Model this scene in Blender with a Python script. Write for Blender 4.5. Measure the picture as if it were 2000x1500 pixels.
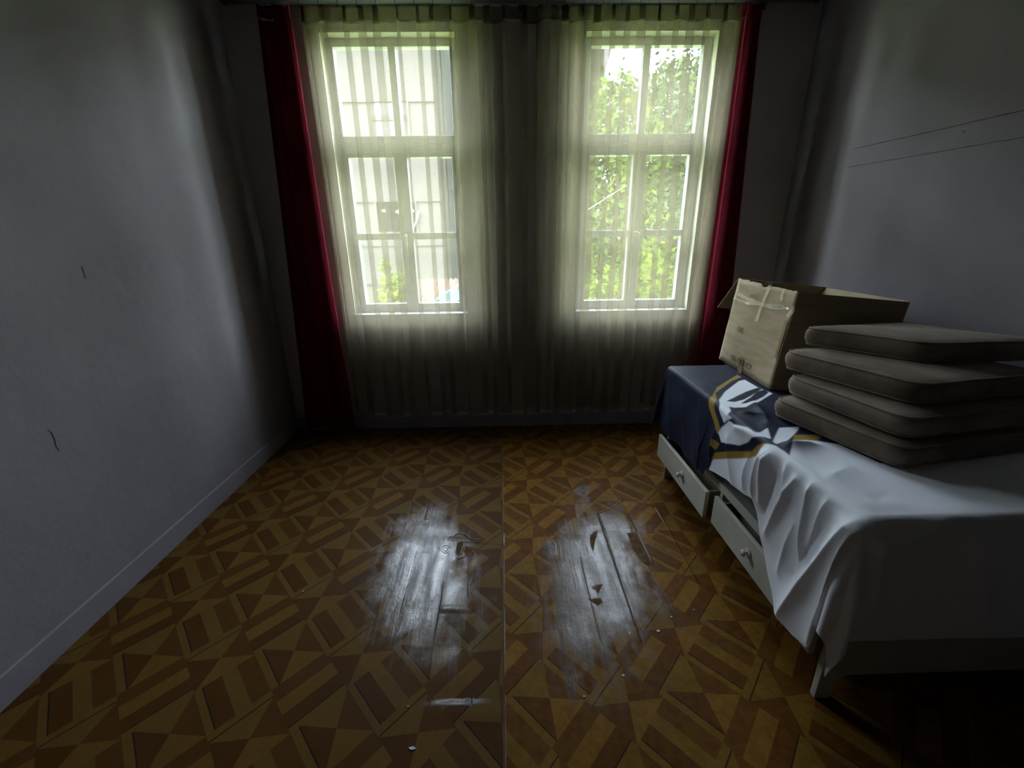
import bpy, bmesh, math, random
import numpy as np
from mathutils import Vector, Matrix, noise as mnoise

random.seed(7)
rng = np.random.default_rng(7)
S = bpy.context.scene
C = S.collection
for o in list(bpy.data.objects):
    bpy.data.objects.remove(o)

# ------------------------------------------------------------------ camera
CAMH = 1.5
FPX = 831.6
PITCH, YAW, ROLL = (math.radians(a) for a in (18.885, 1.068, -0.775))
_f = Vector((math.sin(YAW) * math.cos(PITCH), math.cos(YAW) * math.cos(PITCH), -math.sin(PITCH)))
_r0 = Vector((math.cos(YAW), -math.sin(YAW), 0))
_u0 = _r0.cross(_f)
_r = _r0 * math.cos(ROLL) + _u0 * math.sin(ROLL)
_u = -_r0 * math.sin(ROLL) + _u0 * math.cos(ROLL)
EYE = Vector((0, 0, CAMH))
cam = bpy.data.cameras.new('camera')
cam.sensor_width = 36.0
cam.lens = FPX * 36.0 / 2000.0
cam.clip_start = 0.02
camo = bpy.data.objects.new('camera', cam)
C.objects.link(camo)
camo.matrix_world = Matrix(((_r.x, _u.x, -_f.x, EYE.x), (_r.y, _u.y, -_f.y, EYE.y),
                            (_r.z, _u.z, -_f.z, EYE.z), (0, 0, 0, 1)))
S.camera = camo


def ray(x, y):
    return _f + _r * ((x - 1000) / FPX) - _u * ((y - 750) / FPX)


def onz(x, y, z=0.0):
    d = ray(x, y)
    return EYE + d * ((z - CAMH) / d.z)


def ony(x, y, Y):
    d = ray(x, y)
    return EYE + d * (Y / d.y)


def onx(x, y, X):
    d = ray(x, y)
    return EYE + d * (X / d.x)


# room sizes (metres)
D = 3.314            # inner face of the window wall
XL, XR = -1.738, 2.08
YB = -1.75           # wall behind the camera
ZC = 3.04            # ceiling
WT = 0.28            # window wall thickness
GY = D + 0.12        # glass plane
OPEN = [(-1.15, -0.27), (0.565, 1.445)]     # window openings
GLASS = [(-1.092, -0.325), (0.625, 1.384)]
ZO = (0.955, 2.765)
ZG = (1.005, 2.71)

# ------------------------------------------------------------------ world, sun, exposure
world = bpy.data.worlds.new('world')
S.world = world
world.use_nodes = True
wn = world.node_tree
wn.nodes.clear()
sky = wn.nodes.new('ShaderNodeTexSky')
sky.sky_type = 'NISHITA'
sky.sun_disc = False
sky.sun_elevation = math.radians(52)
sky.sun_rotation = math.radians(200)
sky.air_density = 1.2
sky.dust_density = 2.5
bg = wn.nodes.new('ShaderNodeBackground')
bg.inputs['Strength'].default_value = 7.5
wo = wn.nodes.new('ShaderNodeOutputWorld')
hsv = wn.nodes.new('ShaderNodeHueSaturation')      # summer haze takes colour out of the sky
hsv.inputs['Saturation'].default_value = 0.42
wn.links.new(sky.outputs[0], hsv.inputs['Color'])
wn.links.new(hsv.outputs[0], bg.inputs[0])
wn.links.new(bg.outputs[0], wo.inputs[0])

sun = bpy.data.lights.new('sun', 'SUN')
sun.energy = 11.0
sun.angle = math.radians(0.6)
sun.color = (1.0, 0.95, 0.86)
suno = bpy.data.objects.new('sun', sun)
C.objects.link(suno)
suno.location = (0, -6, 20)
suno.rotation_euler = Vector((0.33, 0.62, -0.95)).to_track_quat('-Z', 'Y').to_euler()

for (a, b) in OPEN:      # sky portals in the two window openings (they give no light of their own)
    L = bpy.data.lights.new('window_portal', 'AREA')
    L.shape = 'RECTANGLE'
    L.size, L.size_y = b - a, ZO[1] - ZO[0]
    L.cycles.is_portal = True
    lo = bpy.data.objects.new('window_portal', L)
    C.objects.link(lo)
    lo.location = ((a + b) / 2, D + WT - 0.01, (ZO[0] + ZO[1]) / 2)
    lo.rotation_euler = (math.radians(-90), 0, 0)

S.view_settings.view_transform = 'Standard'
S.view_settings.look = 'None'
S.view_settings.gamma = 1.0
S.view_settings.use_curve_mapping = False
S.view_settings.exposure = 1.1
S.cycles.use_denoising = True
S.cycles.max_bounces = 14
S.cycles.diffuse_bounces = 6
S.cycles.transparent_max_bounces = 48
S.cycles.sample_clamp_indirect = 6.0

# ------------------------------------------------------------------ helpers


class NT:
    """tiny node-graph helper"""

    def __init__(self, name):
        self.m = bpy.data.materials.new(name)
        self.m.use_nodes = True
        self.t = self.m.node_tree
        self.t.nodes.clear()
        self.out = self.t.nodes.new('ShaderNodeOutputMaterial')

    def n(self, typ, ins=None, **props):
        nd = self.t.nodes.new(typ)
        for k, v in props.items():
            setattr(nd, k, v)
        for k, v in (ins or {}).items():
            self.put(nd.inputs[k], v)
        return nd

    def put(self, sock, v):
        if isinstance(v, bpy.types.NodeSocket):
            self.t.links.new(v, sock)
        elif isinstance(v, bpy.types.Node):
            self.t.links.new(v.outputs[0], sock)
        else:
            sock.default_value = v

    def math(self, op, a, b=0.0, c=0.0, clamp=False):
        nd = self.n('ShaderNodeMath', operation=op, use_clamp=clamp)
        self.put(nd.inputs[0], a)
        self.put(nd.inputs[1], b)
        self.put(nd.inputs[2], c)
        return nd.outputs[0]

    def coord(self, which='Object'):
        return self.n('ShaderNodeTexCoord').outputs[which]

    def mapping(self, vec, scale=(1, 1, 1), loc=(0, 0, 0), rot=(0, 0, 0)):
        return self.n('ShaderNodeMapping', {'Vector': vec, 'Scale': scale, 'Location': loc, 'Rotation': rot}).outputs[0]

    def noise(self, vec, scale=5.0, detail=4.0, rough=0.55, dist=0.0):
        return self.n('ShaderNodeTexNoise', {'Vector': vec, 'Scale': scale, 'Detail': detail, 'Roughness': rough, 'Distortion': dist}).outputs['Fac']

    def smooth(self, v, lo, hi, a=0.0, b=1.0):
        nd = self.n('ShaderNodeMapRange', {'Value': v, 'From Min': lo, 'From Max': hi, 'To Min': a, 'To Max': b}, interpolation_type='SMOOTHSTEP')
        return nd.outputs[0]

    def mix(self, fac, a, b):
        nd = self.n('ShaderNodeMix', data_type='RGBA')
        self.put(nd.inputs[0], fac)
        for i, v in ((6, a), (7, b)):
            if isinstance(v, tuple) and len(v) == 3:
                v = v + (1.0,)
            self.put(nd.inputs[i], v)
        return nd.outputs[2]

    def bump(self, h, strength=0.3, dist=0.01):
        return self.n('ShaderNodeBump', {'Height': h, 'Strength': strength, 'Distance': dist}).outputs[0]

    def pbr(self, col, rough=0.6, normal=None, spec=0.3, **more):
        if isinstance(col, tuple) and len(col) == 3:
            col = col + (1.0,)
        nd = self.n('ShaderNodeBsdfPrincipled', {'Base Color': col, 'Roughness': rough, 'Specular IOR Level': spec})
        if normal is not None:
            self.put(nd.inputs['Normal'], normal)
        for k, v in more.items():
            self.put(nd.inputs[k.replace('_', ' ')], v)
        return nd.outputs[0]

    def done(self, shader):
        self.t.links.new(shader, self.out.inputs[0])
        return self.m


def simple(name, col, rough=0.6, spec=0.3, var=0.12, scale=8.0, bump=0.1, bscale=60.0, stretch=(1, 1, 1), **kw):
    N = NT(name)
    v = N.mapping(N.coord(), stretch)
    f = N.noise(v, scale, 4)
    dark = tuple(c * (1 - var) for c in col)
    lite = tuple(min(1, c * (1 + var)) for c in col)
    b = N.bump(N.noise(v, bscale, 3), bump, 0.004)
    return N.done(N.pbr(N.mix(N.smooth(f, 0.3, 0.7), dark, lite), rough, b, spec, **kw))


class MB:
    """collects polygons into one mesh"""

    def __init__(self):
        self.v, self.f, self.mi = [], [], []

    def add(self, verts, faces, mi=0):
        o = len(self.v)
        self.v += [tuple(p) for p in verts]
        self.f += [tuple(i + o for i in f) for f in faces]
        self.mi += [mi] * len(faces)
        return self

    def box(self, a, b, mi=0):
        x0, y0, z0 = (min(p, q) for p, q in zip(a, b))
        x1, y1, z1 = (max(p, q) for p, q in zip(a, b))
        return self.add([(x0, y0, z0), (x1, y0, z0), (x1, y1, z0), (x0, y1, z0), (x0, y0, z1), (x1, y0, z1), (x1, y1, z1), (x0, y1, z1)],
                        [(0, 3, 2, 1), (4, 5, 6, 7), (0, 1, 5, 4), (1, 2, 6, 5), (2, 3, 7, 6), (3, 0, 4, 7)], mi)

    def hexa(self, P, mi=0):
        return self.add(P, [(0, 3, 2, 1), (4, 5, 6, 7), (0, 1, 5, 4), (1, 2, 6, 5), (2, 3, 7, 6), (3, 0, 4, 7)], mi)

    def prism(self, poly, axis, a, b, mi=0):
        """poly: 2-D outline; extruded from a to b along axis (0,1,2)"""
        def mk(p, h):
            q = [p[0], p[1]]
            q.insert(axis, h)
            return tuple(q)
        n = len(poly)
        self.add([mk(p, a) for p in poly] + [mk(p, b) for p in poly],
                 [tuple(range(n))[::-1], tuple(range(n, 2 * n))] + [(i, (i + 1) % n, n + (i + 1) % n, n + i) for i in range(n)], mi)
        return self

    def tube(self, pts, rad, seg=8, closed=False, mi=0):
        pts = [Vector(p) for p in pts]
        n = len(pts)
        rad = rad if isinstance(rad, (list, tuple)) else [rad] * n
        rings = []
        prev = None
        for i, p in enumerate(pts):
            a = pts[(i - 1) % n] if (closed or i > 0) else p
            b = pts[(i + 1) % n] if (closed or i < n - 1) else p
            t = (b - a).normalized()
            if prev is None:
                w = Vector((0, 0, 1)) if abs(t.z) < 0.9 else Vector((1, 0, 0))
                u = t.cross(w).normalized()
            else:
                u = (prev - t * prev.dot(t)).normalized()
            prev = u
            w = t.cross(u)
            rings.append([p + (u * math.cos(k * 2 * math.pi / seg) + w * math.sin(k * 2 * math.pi / seg)) * rad[i] for k in range(seg)])
        V = [q for r_ in rings for q in r_]
        F = []
        for i in range(n if closed else n - 1):
            j = (i + 1) % n
            for k in range(seg):
                F.append((i * seg + k, i * seg + (k + 1) % seg, j * seg + (k + 1) % seg, j * seg + k))
        if not closed:
            F += [tuple(range(seg))[::-1], tuple((n - 1) * seg + k for k in range(seg))]
        return self.add(V, F, mi)

    def lathe(self, prof, origin, axis, seg=20, mi=0):
        """prof: (r, h) pairs along the axis vector"""
        ax = Vector(axis).normalized()
        u = ax.orthogonal().normalized()
        w = ax.cross(u)
        o = Vector(origin)
        V, F = [], []
        for (r_, h) in prof:
            for k in range(seg):
                a = 2 * math.pi * k / seg
                V.append(o + ax * h + (u * math.cos(a) + w * math.sin(a)) * r_)
        for i in range(len(prof) - 1):
            for k in range(seg):
                F.append((i * seg + k, i * seg + (k + 1) % seg, (i + 1) * seg + (k + 1) % seg, (i + 1) * seg + k))
        F += [tuple(range(seg))[::-1], tuple((len(prof) - 1) * seg + k for k in range(seg))]
        return self.add(V, F, mi)

    def build(self, name, mats, parent=None, smooth=False, bevel=0.0, fix=True):
        me = bpy.data.meshes.new(name)
        me.from_pydata(self.v, [], self.f)
        if not isinstance(mats, (list, tuple)):
            mats = [mats]
        for m in mats:
            me.materials.append(m)
        if len(mats) > 1:
            me.polygons.foreach_set('material_index', self.mi)
        if fix:
            bm = bmesh.new()
            bm.from_mesh(me)
            bmesh.ops.recalc_face_normals(bm, faces=bm.faces)
            bm.to_mesh(me)
            bm.free()
        if smooth:
            me.polygons.foreach_set('use_smooth', [True] * len(me.polygons))
        me.update()
        o = bpy.data.objects.new(name, me)
        C.objects.link(o)
        if parent:
            o.parent = parent
        if bevel:
            md = o.modifiers.new('bevel', 'BEVEL')
            md.width = bevel
            md.segments = 2
            md.limit_method = 'ANGLE'
        return o


def rel(o, parent):
    """parent keeping the world place"""
    o.parent = parent
    o.matrix_parent_inverse = parent.matrix_basis.inverted()
    return o


def tag(o, label=None, cat=None, group=None, kind=None):
    for k, v in (('label', label), ('category', cat), ('group', group), ('kind', kind)):
        if v:
            o[k] = v
    return o


def empty(name, loc):
    o = bpy.data.objects.new(name, None)
    C.objects.link(o)
    o.location = loc
    o.empty_display_size = 0.1
    return o


def sstep(x, a, b):
    t = np.clip((x - a) / (b - a), 0, 1)
    return t * t * (3 - 2 * t)


# ------------------------------------------------------------------ wall materials
def plaster(name, col, stain=0.12):
    N = NT(name)
    v = N.coord()
    f1 = N.noise(v, 1.1, 5, 0.6)
    f2 = N.noise(v, 7.0, 4, 0.6)
    c = N.mix(N.smooth(f1, 0.35, 0.7), tuple(k * (1 - stain) for k in col), col)
    c = N.mix(N.math('MULTIPLY', N.smooth(f2, 0.55, 0.75), 0.25), c, tuple(k * 0.82 for k in col))
    h = N.math('ADD', N.math('MULTIPLY', N.noise(v, 2.2, 3), 1.0), N.math('MULTIPLY', N.noise(v, 22, 5), 0.18))
    return N.done(N.pbr(c, 0.75, N.bump(h, 0.55, 0.02), 0.2))


M = {}
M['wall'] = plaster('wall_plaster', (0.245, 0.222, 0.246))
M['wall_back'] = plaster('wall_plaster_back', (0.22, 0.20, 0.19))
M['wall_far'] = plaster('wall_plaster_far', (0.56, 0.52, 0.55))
M['ceiling'] = plaster('ceiling_boards', (0.22, 0.20, 0.18))
M['skirt'] = simple('skirting_paint', (0.275, 0.255, 0.28), 0.6, 0.3, 0.15, 5)
M['frame'] = simple('window_paint', (0.46, 0.47, 0.48), 0.45, 0.4, 0.08, 6)
M['reveal'] = simple('reveal_plaster', (0.36, 0.345, 0.27), 0.8, 0.2, 0.1, 4)
M['metal'] = simple('window_handle_metal', (0.35, 0.33, 0.3), 0.4, 0.5, 0.1, 20, Metallic=0.7)

# glass: clear with a weak mirror
N = NT('window_glass')
g = N.n('ShaderNodeBsdfGlossy', {'Color': (0.9, 0.95, 0.95, 1), 'Roughness': 0.03})
t = N.n('ShaderNodeBsdfTransparent', {'Color': (0.93, 0.96, 0.95, 1)})
mx = N.n('ShaderNodeMixShader', {0: 0.05, 1: t.outputs[0], 2: g.outputs[0]})
M['glass'] = N.done(mx.outputs[0])

# ------------------------------------------------------------------ room shell
def struct(o):
    o['kind'] = 'structure'
    return o


T = 0.12
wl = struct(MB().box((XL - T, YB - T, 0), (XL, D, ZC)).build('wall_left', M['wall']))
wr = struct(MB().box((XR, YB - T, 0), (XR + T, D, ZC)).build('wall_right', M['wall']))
struct(MB().box((XL, YB - T, 0), (XR, YB, ZC)).build('wall_back', M['wall_back']))
struct(MB().box((XL - T, YB - T, ZC), (XR + T, D + WT, ZC + 0.15)).build('ceiling', M['ceiling']))
mb = MB()
xs = [XL - T, OPEN[0][0], OPEN[0][1], OPEN[1][0], OPEN[1][1], XR + T]
mb.box((xs[0], D, 0), (xs[1], D + WT, ZC))
mb.box((xs[2], D, 0), (xs[3], D + WT, ZC))
mb.box((xs[4], D, 0), (xs[5], D + WT, ZC))
for (a, b) in OPEN:
    mb.box((a, D, 0), (b, D + WT, ZO[0]))
    mb.box((a, D, ZO[1]), (b, D + WT, ZC))
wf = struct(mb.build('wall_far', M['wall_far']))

# skirting
mb = MB()
mb.prism([(XL, 0), (XL + 0.008, 0), (XL + 0.007, 0.106), (XL + 0.003, 0.111), (XL, 0.112)], 1, YB, D - 0.001)
struct(mb.build('baseboard_left', M['wall']))
mb = MB()
mb.prism([(D, 0), (D - 0.018, 0), (D - 0.016, 0.10), (D - 0.004, 0.112), (D, 0.112)], 0, XL + 0.017, XR - 0.001)
struct(mb.build('baseboard_far', M['skirt']))

# plaster crack on the left wall, old groove lines on the right wall
crack = simple('crack_dark', (0.17, 0.155, 0.17), 0.9, 0.1)
pts = [onx(x, y, XL + 0.0005) for x, y in ((93, 838), (101, 845), (107, 858), (110, 872), (116, 880))]
MB().tube(pts, [0.0006, 0.0013, 0.0017, 0.0013, 0.0006], 5).build('plaster_crack', crack, wl)
pts = [onx(x, y, XL + 0.0005) for x, y in ((160, 520), (163, 530), (168, 545))]
MB().tube(pts, [0.001, 0.0018, 0.001], 5).build('plaster_crack', crack, wl)
groove = simple('groove_shadow', (0.11, 0.10, 0.115), 0.9, 0.1)
for (a, b, rad) in (((1668, 291), (2010, 213), 0.0030), ((1655, 327), (2010, 266), 0.0022)):
    p0, p1 = onx(*a, XR - 0.0003), onx(*b, XR - 0.0003)
    n_ = 24
    pts = []
    for i in range(n_ + 1):
        q = p0.lerp(p1, i / n_)
        q.z += 0.003 * mnoise.noise(Vector((i * 0.6, rad * 900, 0)))
        pts.append(q)
    MB().tube(pts, [rad * (0.6 + 0.5 * abs(mnoise.noise(Vector((i * 1.3, 7, rad * 1000))))) for i in range(n_ + 1)], 5).build('wall_groove', groove, wr)
for (x, y, r_) in ((1883, 257, 0.007), (1739, 301, 0.004)):
    q = onx(x, y, XR)
    MB().lathe([(r_, -0.001), (r_ * 0.8, 0.0015), (0.001, 0.002)], q, (-1, 0, 0), 9).build('nail_hole', crack, wr)

# ------------------------------------------------------------------ windows
def make_window(idx, gx, ox):
    w = struct(empty('window_%d' % idx, ((ox[0] + ox[1]) / 2, D, ZO[0])))
    def part(mb_, name, mat, parent=w, bevel=0.003):
        o = mb_.build(name, mat, None, bevel=bevel)
        if parent is w:
            rel(o, w)
        else:
            rel(o, parent)
        return o
    x0, x1 = gx
    y0, y1 = GY - 0.03, GY + 0.03
    xm = (x0 + x1) / 2
    ft = 0.055
    # outer frame
    mb_ = MB()
    mb_.box((ox[0], y0, ZO[0]), (x0 - 0.001, y1, ZO[1]))
    mb_.box((x1 + 0.001, y0, ZO[0]), (ox[1], y1, ZO[1]))
    mb_.box((x0 - 0.001, y0, ZG[1]), (x1 + 0.001, y1, ZO[1]))
    mb_.box((x0 - 0.001, y0, ZO[0]), (x1 + 0.001, y1, ZG[0]))
    fr = part(mb_, 'frame', M['frame'])
    # transom of two mouldings
    mb_ = MB()
    mb_.box((x0, y0 - 0.012, 2.073), (x1, y1, 2.118))
    mb_.box((x0, y0 - 0.004, 2.120), (x1, y1, 2.142))
    mb_.box((x0, y0, 2.144), (x1, y1, 2.190))
    part(mb_, 'transom', M['frame'])
    part(MB().box((xm - 0.024, y0, 2.190), (xm + 0.024, y1, ZG[1])), 'mullion', M['frame'])
    # two casements, their meeting stiles form the middle post
    for k, (a, b) in enumerate(((x0, xm - 0.001), (xm + 0.001, x1))):
        mb_ = MB()
        sa = 0.018 if k == 0 else 0.045
        sb = 0.045 if k == 0 else 0.018
        mb_.box((a, y0 - 0.01, ZG[0]), (a + sa, y1 - 0.015, 2.073))
        mb_.box((b - sb, y0 - 0.01, ZG[0]), (b, y1 - 0.015, 2.073))
        mb_.box((a + sa, y0 - 0.01, ZG[0]), (b - sb, y1 - 0.015, ZG[0] + 0.02))
        mb_.box((a + sa, y0 - 0.01, 2.053), (b - sb, y1 - 0.015, 2.073))
        mb_.box((a + sa, y0 - 0.006, 1.500), (b - sb, y1 - 0.02, 1.548))
        sash = part(mb_, 'casement', M['frame'])
        for (za, zb) in ((ZG[0] + 0.02, 1.500), (1.548, 2.053)):
            part(MB().box((a + sa, GY - 0.002, za), (b - sb, GY + 0.002, zb)), 'pane', M['glass'], sash, 0)
    for (a, b) in ((x0, xm - 0.024), (xm + 0.024, x1)):
        part(MB().box((a, GY - 0.002, 2.190), (b, GY + 0.002, ZG[1])), 'pane', M['glass'], w, 0)
    # handle
    mb_ = MB()
    yh = y0 - 0.01
    tilt = 0.0 if idx == 1 else 0.02
    mb_.box((xm - 0.012, yh - 0.006, 1.49), (xm + 0.012, yh, 1.56))
    mb_.tube([(xm, yh - 0.005, 1.535), (xm, yh - 0.035, 1.535), (xm + tilt, yh - 0.04, 1.52), (xm + 2 * tilt, yh - 0.04, 1.45)], [0.008, 0.008, 0.009, 0.007], 8)
    part(mb_, 'handle', M['metal'])
    # inside lining of the opening and the sill board
    mb_ = MB()
    e = 0.008
    mb_.box((ox[0], D + 0.004, ZO[0]), (ox[0] + e, y0, ZO[1]))
    mb_.box((ox[1] - e, D + 0.004, ZO[0]), (ox[1], y0, ZO[1]))
    mb_.box((ox[0] + e, D + 0.004, ZO[1] - e), (ox[1] - e, y0, ZO[1]))
    part(mb_, 'reveal_lining', M['reveal'], bevel=0)
    part(MB().box((ox[0] - 0.005, D - 0.02, ZO[0] - 0.045), (ox[1] + 0.005, D - 0.0005, ZO[0] + 0.004)).box((ox[0] + e, D - 0.0005, ZO[0] - 0.0), (ox[1] - e, y0, ZO[0] + 0.004)),
         'sill', M['frame'], bevel=0)
    return w


for i in (0, 1):
    make_window(i + 1, GLASS[i], OPEN[i])

# ------------------------------------------------------------------ floor: boards below, two printed sheets of linoleum
PX, PY = 0.268, 0.2845
SEAM = -0.0225


def clip(poly, axis, lim, keep_less):
    out = []
    n = len(poly)
    for i in range(n):
        a, b = poly[i], poly[(i + 1) % n]
        ia = (a[axis] <= lim) if keep_less else (a[axis] >= lim)
        ib = (b[axis] <= lim) if keep_less else (b[axis] >= lim)
        if ia:
            out.append(a)
        if ia != ib:
            k = (lim - a[axis]) / (b[axis] - a[axis])
            out.append((a[0] + k * (b[0] - a[0]), a[1] + k * (b[1] - a[1])))
    return out


# pieces of one turned square in local a,b in 0..1; colours 0 light, 1 dark, 2 thin line, 3 light warm, 4 dark warm
def bands(seq, along_b):
    out = []
    p_ = 0.0
    for w_, c_ in seq:
        r_ = [(p_, 0), (p_ + w_, 0), (p_ + w_, 1), (p_, 1)]
        out.append(([(q[0], q[1]) if along_b else (q[1], q[0]) for q in r_], c_))
        p_ += w_
    return out


MB1 = [(0.115, 0), (0.022, 2), (0.293, 1), (0.25, 0), (0.32, 4)]
MB2 = [(0.30, 4), (0.30, 3), (0.278, 1), (0.022, 2), (0.10, 0)]


def hcell(k):
    # pinwheel of four triangles with a narrow strip on one side
    s = 0.13
    out = [([(0, 0), (1, 0), (1, s), (0, s)], 0), ([(0, s), (1, s), (1, s + 0.022), (0, s + 0.022)], 2)]
    lo = s + 0.022
    c = (0.5, (1 + lo) / 2)
    q = [(0, lo), (1, lo), (1, 1), (0, 1)]
    # corner-to-corner cuts of the turned square run level and upright in the room
    cols = (1, 3, 4, 0) if k else (0, 4, 3, 1)
    for i in range(4):
        out.append(([q[i], q[(i + 1) % 4], c], cols[i]))
    if k:
        out = [([(b_, a_) for (a_, b_) in pl], cc) for pl, cc in out]
    return out


def sheet(name, xa, xb, ya, yb, ox, oy, z):
    mb_ = MB()
    nrm = max(abs(xa), abs(xb)) + 6
    R_ = 24
    for i in range(-R_, R_):
        for j in range(-R_, R_):
            # centre of turned square (i,j): nodes at a=i,b=j with x=(a+b)/2*PX, y=(a-b)/2*PY
            cx = ox + (i + j + 1) / 2 * PX
            cy = oy + (i - j) / 2 * PY
            if cx < xa - PX or cx > xb + PX or cy < ya - PY or cy > yb + PY:
                continue
            if (i - j) % 2 == 0:
                pcs = hcell(((i + j) // 2 + (i - j) // 2) % 2)
            else:
                alt = ((i + j + 1) // 2 + (i - j + 1) // 2) % 2
                pcs = bands(MB1, True) if alt else bands(MB2, False)
            for pl, col in pcs:
                P_ = []
                for (a_, b_) in pl:
                    A, B = i + a_, j + b_
                    P_.append((ox + (A + B) / 2 * PX, oy + (A - B) / 2 * PY))
                for ax, lim, less in ((0, xa, False), (0, xb, True), (1, ya, False), (1, yb, True)):
                    P_ = clip(P_, ax, lim, less)
                    if len(P_) < 3:
                        break
                if len(P_) >= 3:
                    mb_.add([(p[0], p[1], z) for p in P_], [tuple(range(len(P_)))], col)
    return mb_


def seg_ridge(N, px_, py_, a, b, width):
    """soft ridge of height 1 along the floor segment a-b"""
    ax, ay = a
    bx, by = b
    dx, dy = bx - ax, by - ay
    L2 = dx * dx + dy * dy
    t_ = N.math('ADD', N.math('MULTIPLY', N.math('SUBTRACT', px_, ax), dx / L2), N.math('MULTIPLY', N.math('SUBTRACT', py_, ay), dy / L2), clamp=True)
    ex = N.math('SUBTRACT', N.math('SUBTRACT', px_, ax), N.math('MULTIPLY', t_, dx))
    ey = N.math('SUBTRACT', N.math('SUBTRACT', py_, ay), N.math('MULTIPLY', t_, dy))
    d_ = N.math('SQRT', N.math('ADD', N.math('MULTIPLY', ex, ex), N.math('MULTIPLY', ey, ey)))
    return N.smooth(d_, 0.0, width, 1.0, 0.0)


def F(x, y):
    q = onz(x, y)
    return (q.x, q.y)


def lino(name, col, warm=0.0):
    N = NT(name)
    P_ = N.coord()
    sp = N.n('ShaderNodeSeparateXYZ', {0: P_})
    px_, py_ = sp.outputs[0], sp.outputs[1]
    streak = N.noise(N.mapping(P_, (26, 2.6, 1), rot=(0, 0, 0)), 1.0, 5, 0.65, 0.3)
    patchy = N.noise(P_, 6.0, 6, 0.65)
    fine = N.noise(P_, 45.0, 4, 0.6)
    # worn patches: (centre, radii, lean)
    wear = None
    for (cx, cy, rx, ry, lean) in ((-0.40, 1.66, 0.23, 0.45, 0.12), (0.43, 1.62, 0.24, 0.50, 0.20),
                                   (-0.18, 1.03, 0.10, 0.013, 0.0), (0.22, 1.78, 0.035, 0.09, 0.0),
                                   (0.47, 2.30, 0.06, 0.05, 0.3)):
        ux = N.math('DIVIDE', N.math('SUBTRACT', N.math('SUBTRACT', px_, cx), N.math('MULTIPLY', N.math('SUBTRACT', py_, cy), lean if cx > 0 else -lean)), rx)
        uy = N.math('DIVIDE', N.math('SUBTRACT', py_, cy), ry)
        ux2 = N.math('POWER', N.math('ABSOLUTE', ux), 2.3)
        uy2 = N.math('POWER', N.math('ABSOLUTE', uy), 2.3)
        d_ = N.math('POWER', N.math('ADD', ux2, uy2), 0.4348)
        wear = d_ if wear is None else N.math('MINIMUM', wear, d_)
    wob = N.math('ADD', N.math('MULTIPLY', N.math('SUBTRACT', streak, 0.5), 1.7), N.math('MULTIPLY', N.math('SUBTRACT', patchy, 0.5), 1.7))
    wear = N.math('ADD', wear, wob)
    wmask = N.smooth(wear, 0.50, 1.25, 1.0, 0.0)
    # print colour with grain and grime
    grain = N.noise(N.mapping(P_, (14, 14, 1), rot=(0, 0, 0.785)), 2.0, 5, 0.6, 0.6)
    base = N.mix(N.smooth(grain, 0.3, 0.7), tuple(c * 0.80 for c in col), tuple(c * 1.15 for c in col))
    # the sheet right of the seam is less faded
    right = N.smooth(px_, SEAM - 0.001, SEAM + 0.001)
    base = N.mix(N.math('MULTIPLY', N.math('SUBTRACT', 1.0, right), 0.75), base, (col[0] * 0.58, col[1] * 0.64, col[2] * 1.0))
    grime = N.smooth(N.noise(P_, 2.3, 6, 0.65), 0.5, 0.75)
    base = N.mix(N.math('MULTIPLY', grime, 0.38), base, (0.055, 0.045, 0.034))
    wornc = N.mix(N.smooth(streak, 0.35, 0.65), (0.075, 0.062, 0.056), (0.15, 0.125, 0.115))
    wornc = N.mix(N.smooth(fine, 0.45, 0.7), wornc, (0.09, 0.07, 0.058))
    base = N.mix(N.math('MULTIPLY', wmask, 0.82), base, wornc)
    # relief: boards telegraph through, blisters, creases
    bd = N.n('ShaderNodeMath', operation='FRACT')
    N.put(bd.inputs[0], N.math('ADD', N.math('MULTIPLY', N.math('ADD', px_, N.math('MULTIPLY', py_, 0.0)), 6.06), 0.32))
    joint = N.math('MULTIPLY', N.smooth(N.math('ABSOLUTE', N.math('SUBTRACT', bd.outputs[0], 0.5)), 0.0, 0.035, 1.0, 0.0), N.math('MULTIPLY', wmask, N.smooth(N.noise(N.mapping(P_, (3, 1.6, 1)), 1.7, 2), 0.42, 0.58)))
    relief = N.math('ADD', N.math('MULTIPLY', N.noise(P_, 3.5, 2), 0.9), N.math('MULTIPLY', streak, N.math('MULTIPLY', wmask, 0.16)))
    relief = N.math('ADD', relief, N.math('MULTIPLY', fine, N.math('MULTIPLY', wmask, 0.09)))
    relief = N.math('SUBTRACT', relief, N.math('MULTIPLY', joint, 0.22))
    rid = None
    for (a, b, w_, h_) in ((F(880, 1052), F(982, 1062), 0.022, 0.30), 
                           (F(1165, 1003), F(1213, 978), 0.014, 0.35), (F(1280, 985), F(1365, 1145), 0.009, 0.35), (F(1168, 1003), F(1255, 1255), 0.010, -0.35),
                           (F(1215, 985), F(1275, 1100), 0.010, 0.3), (F(1052, 1050), F(1062, 1160), 0.010, 0.25), 
                           (F(918, 1075), F(915, 1165), 0.008, 0.25), (F(840, 1385), F(975, 1395), 0.05, 0.18), (F(868, 1188), F(920, 1190), 0.03, 0.4)):
        r_ = N.math('MULTIPLY', seg_ridge(N, px_, py_, a, b, w_), h_)
        rid = r_ if rid is None else N.math('ADD', rid, r_)
    relief = N.math('ADD', relief, rid)
    base = N.mix(N.math('MULTIPLY', joint, 0.7), base, (0.025, 0.018, 0.014))
    rough = N.math('ADD', N.math('MULTIPLY', wmask, -0.24), N.math('ADD', 0.50, N.math('MULTIPLY', N.math('SUBTRACT', patchy, 0.5), 0.25)))
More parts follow.
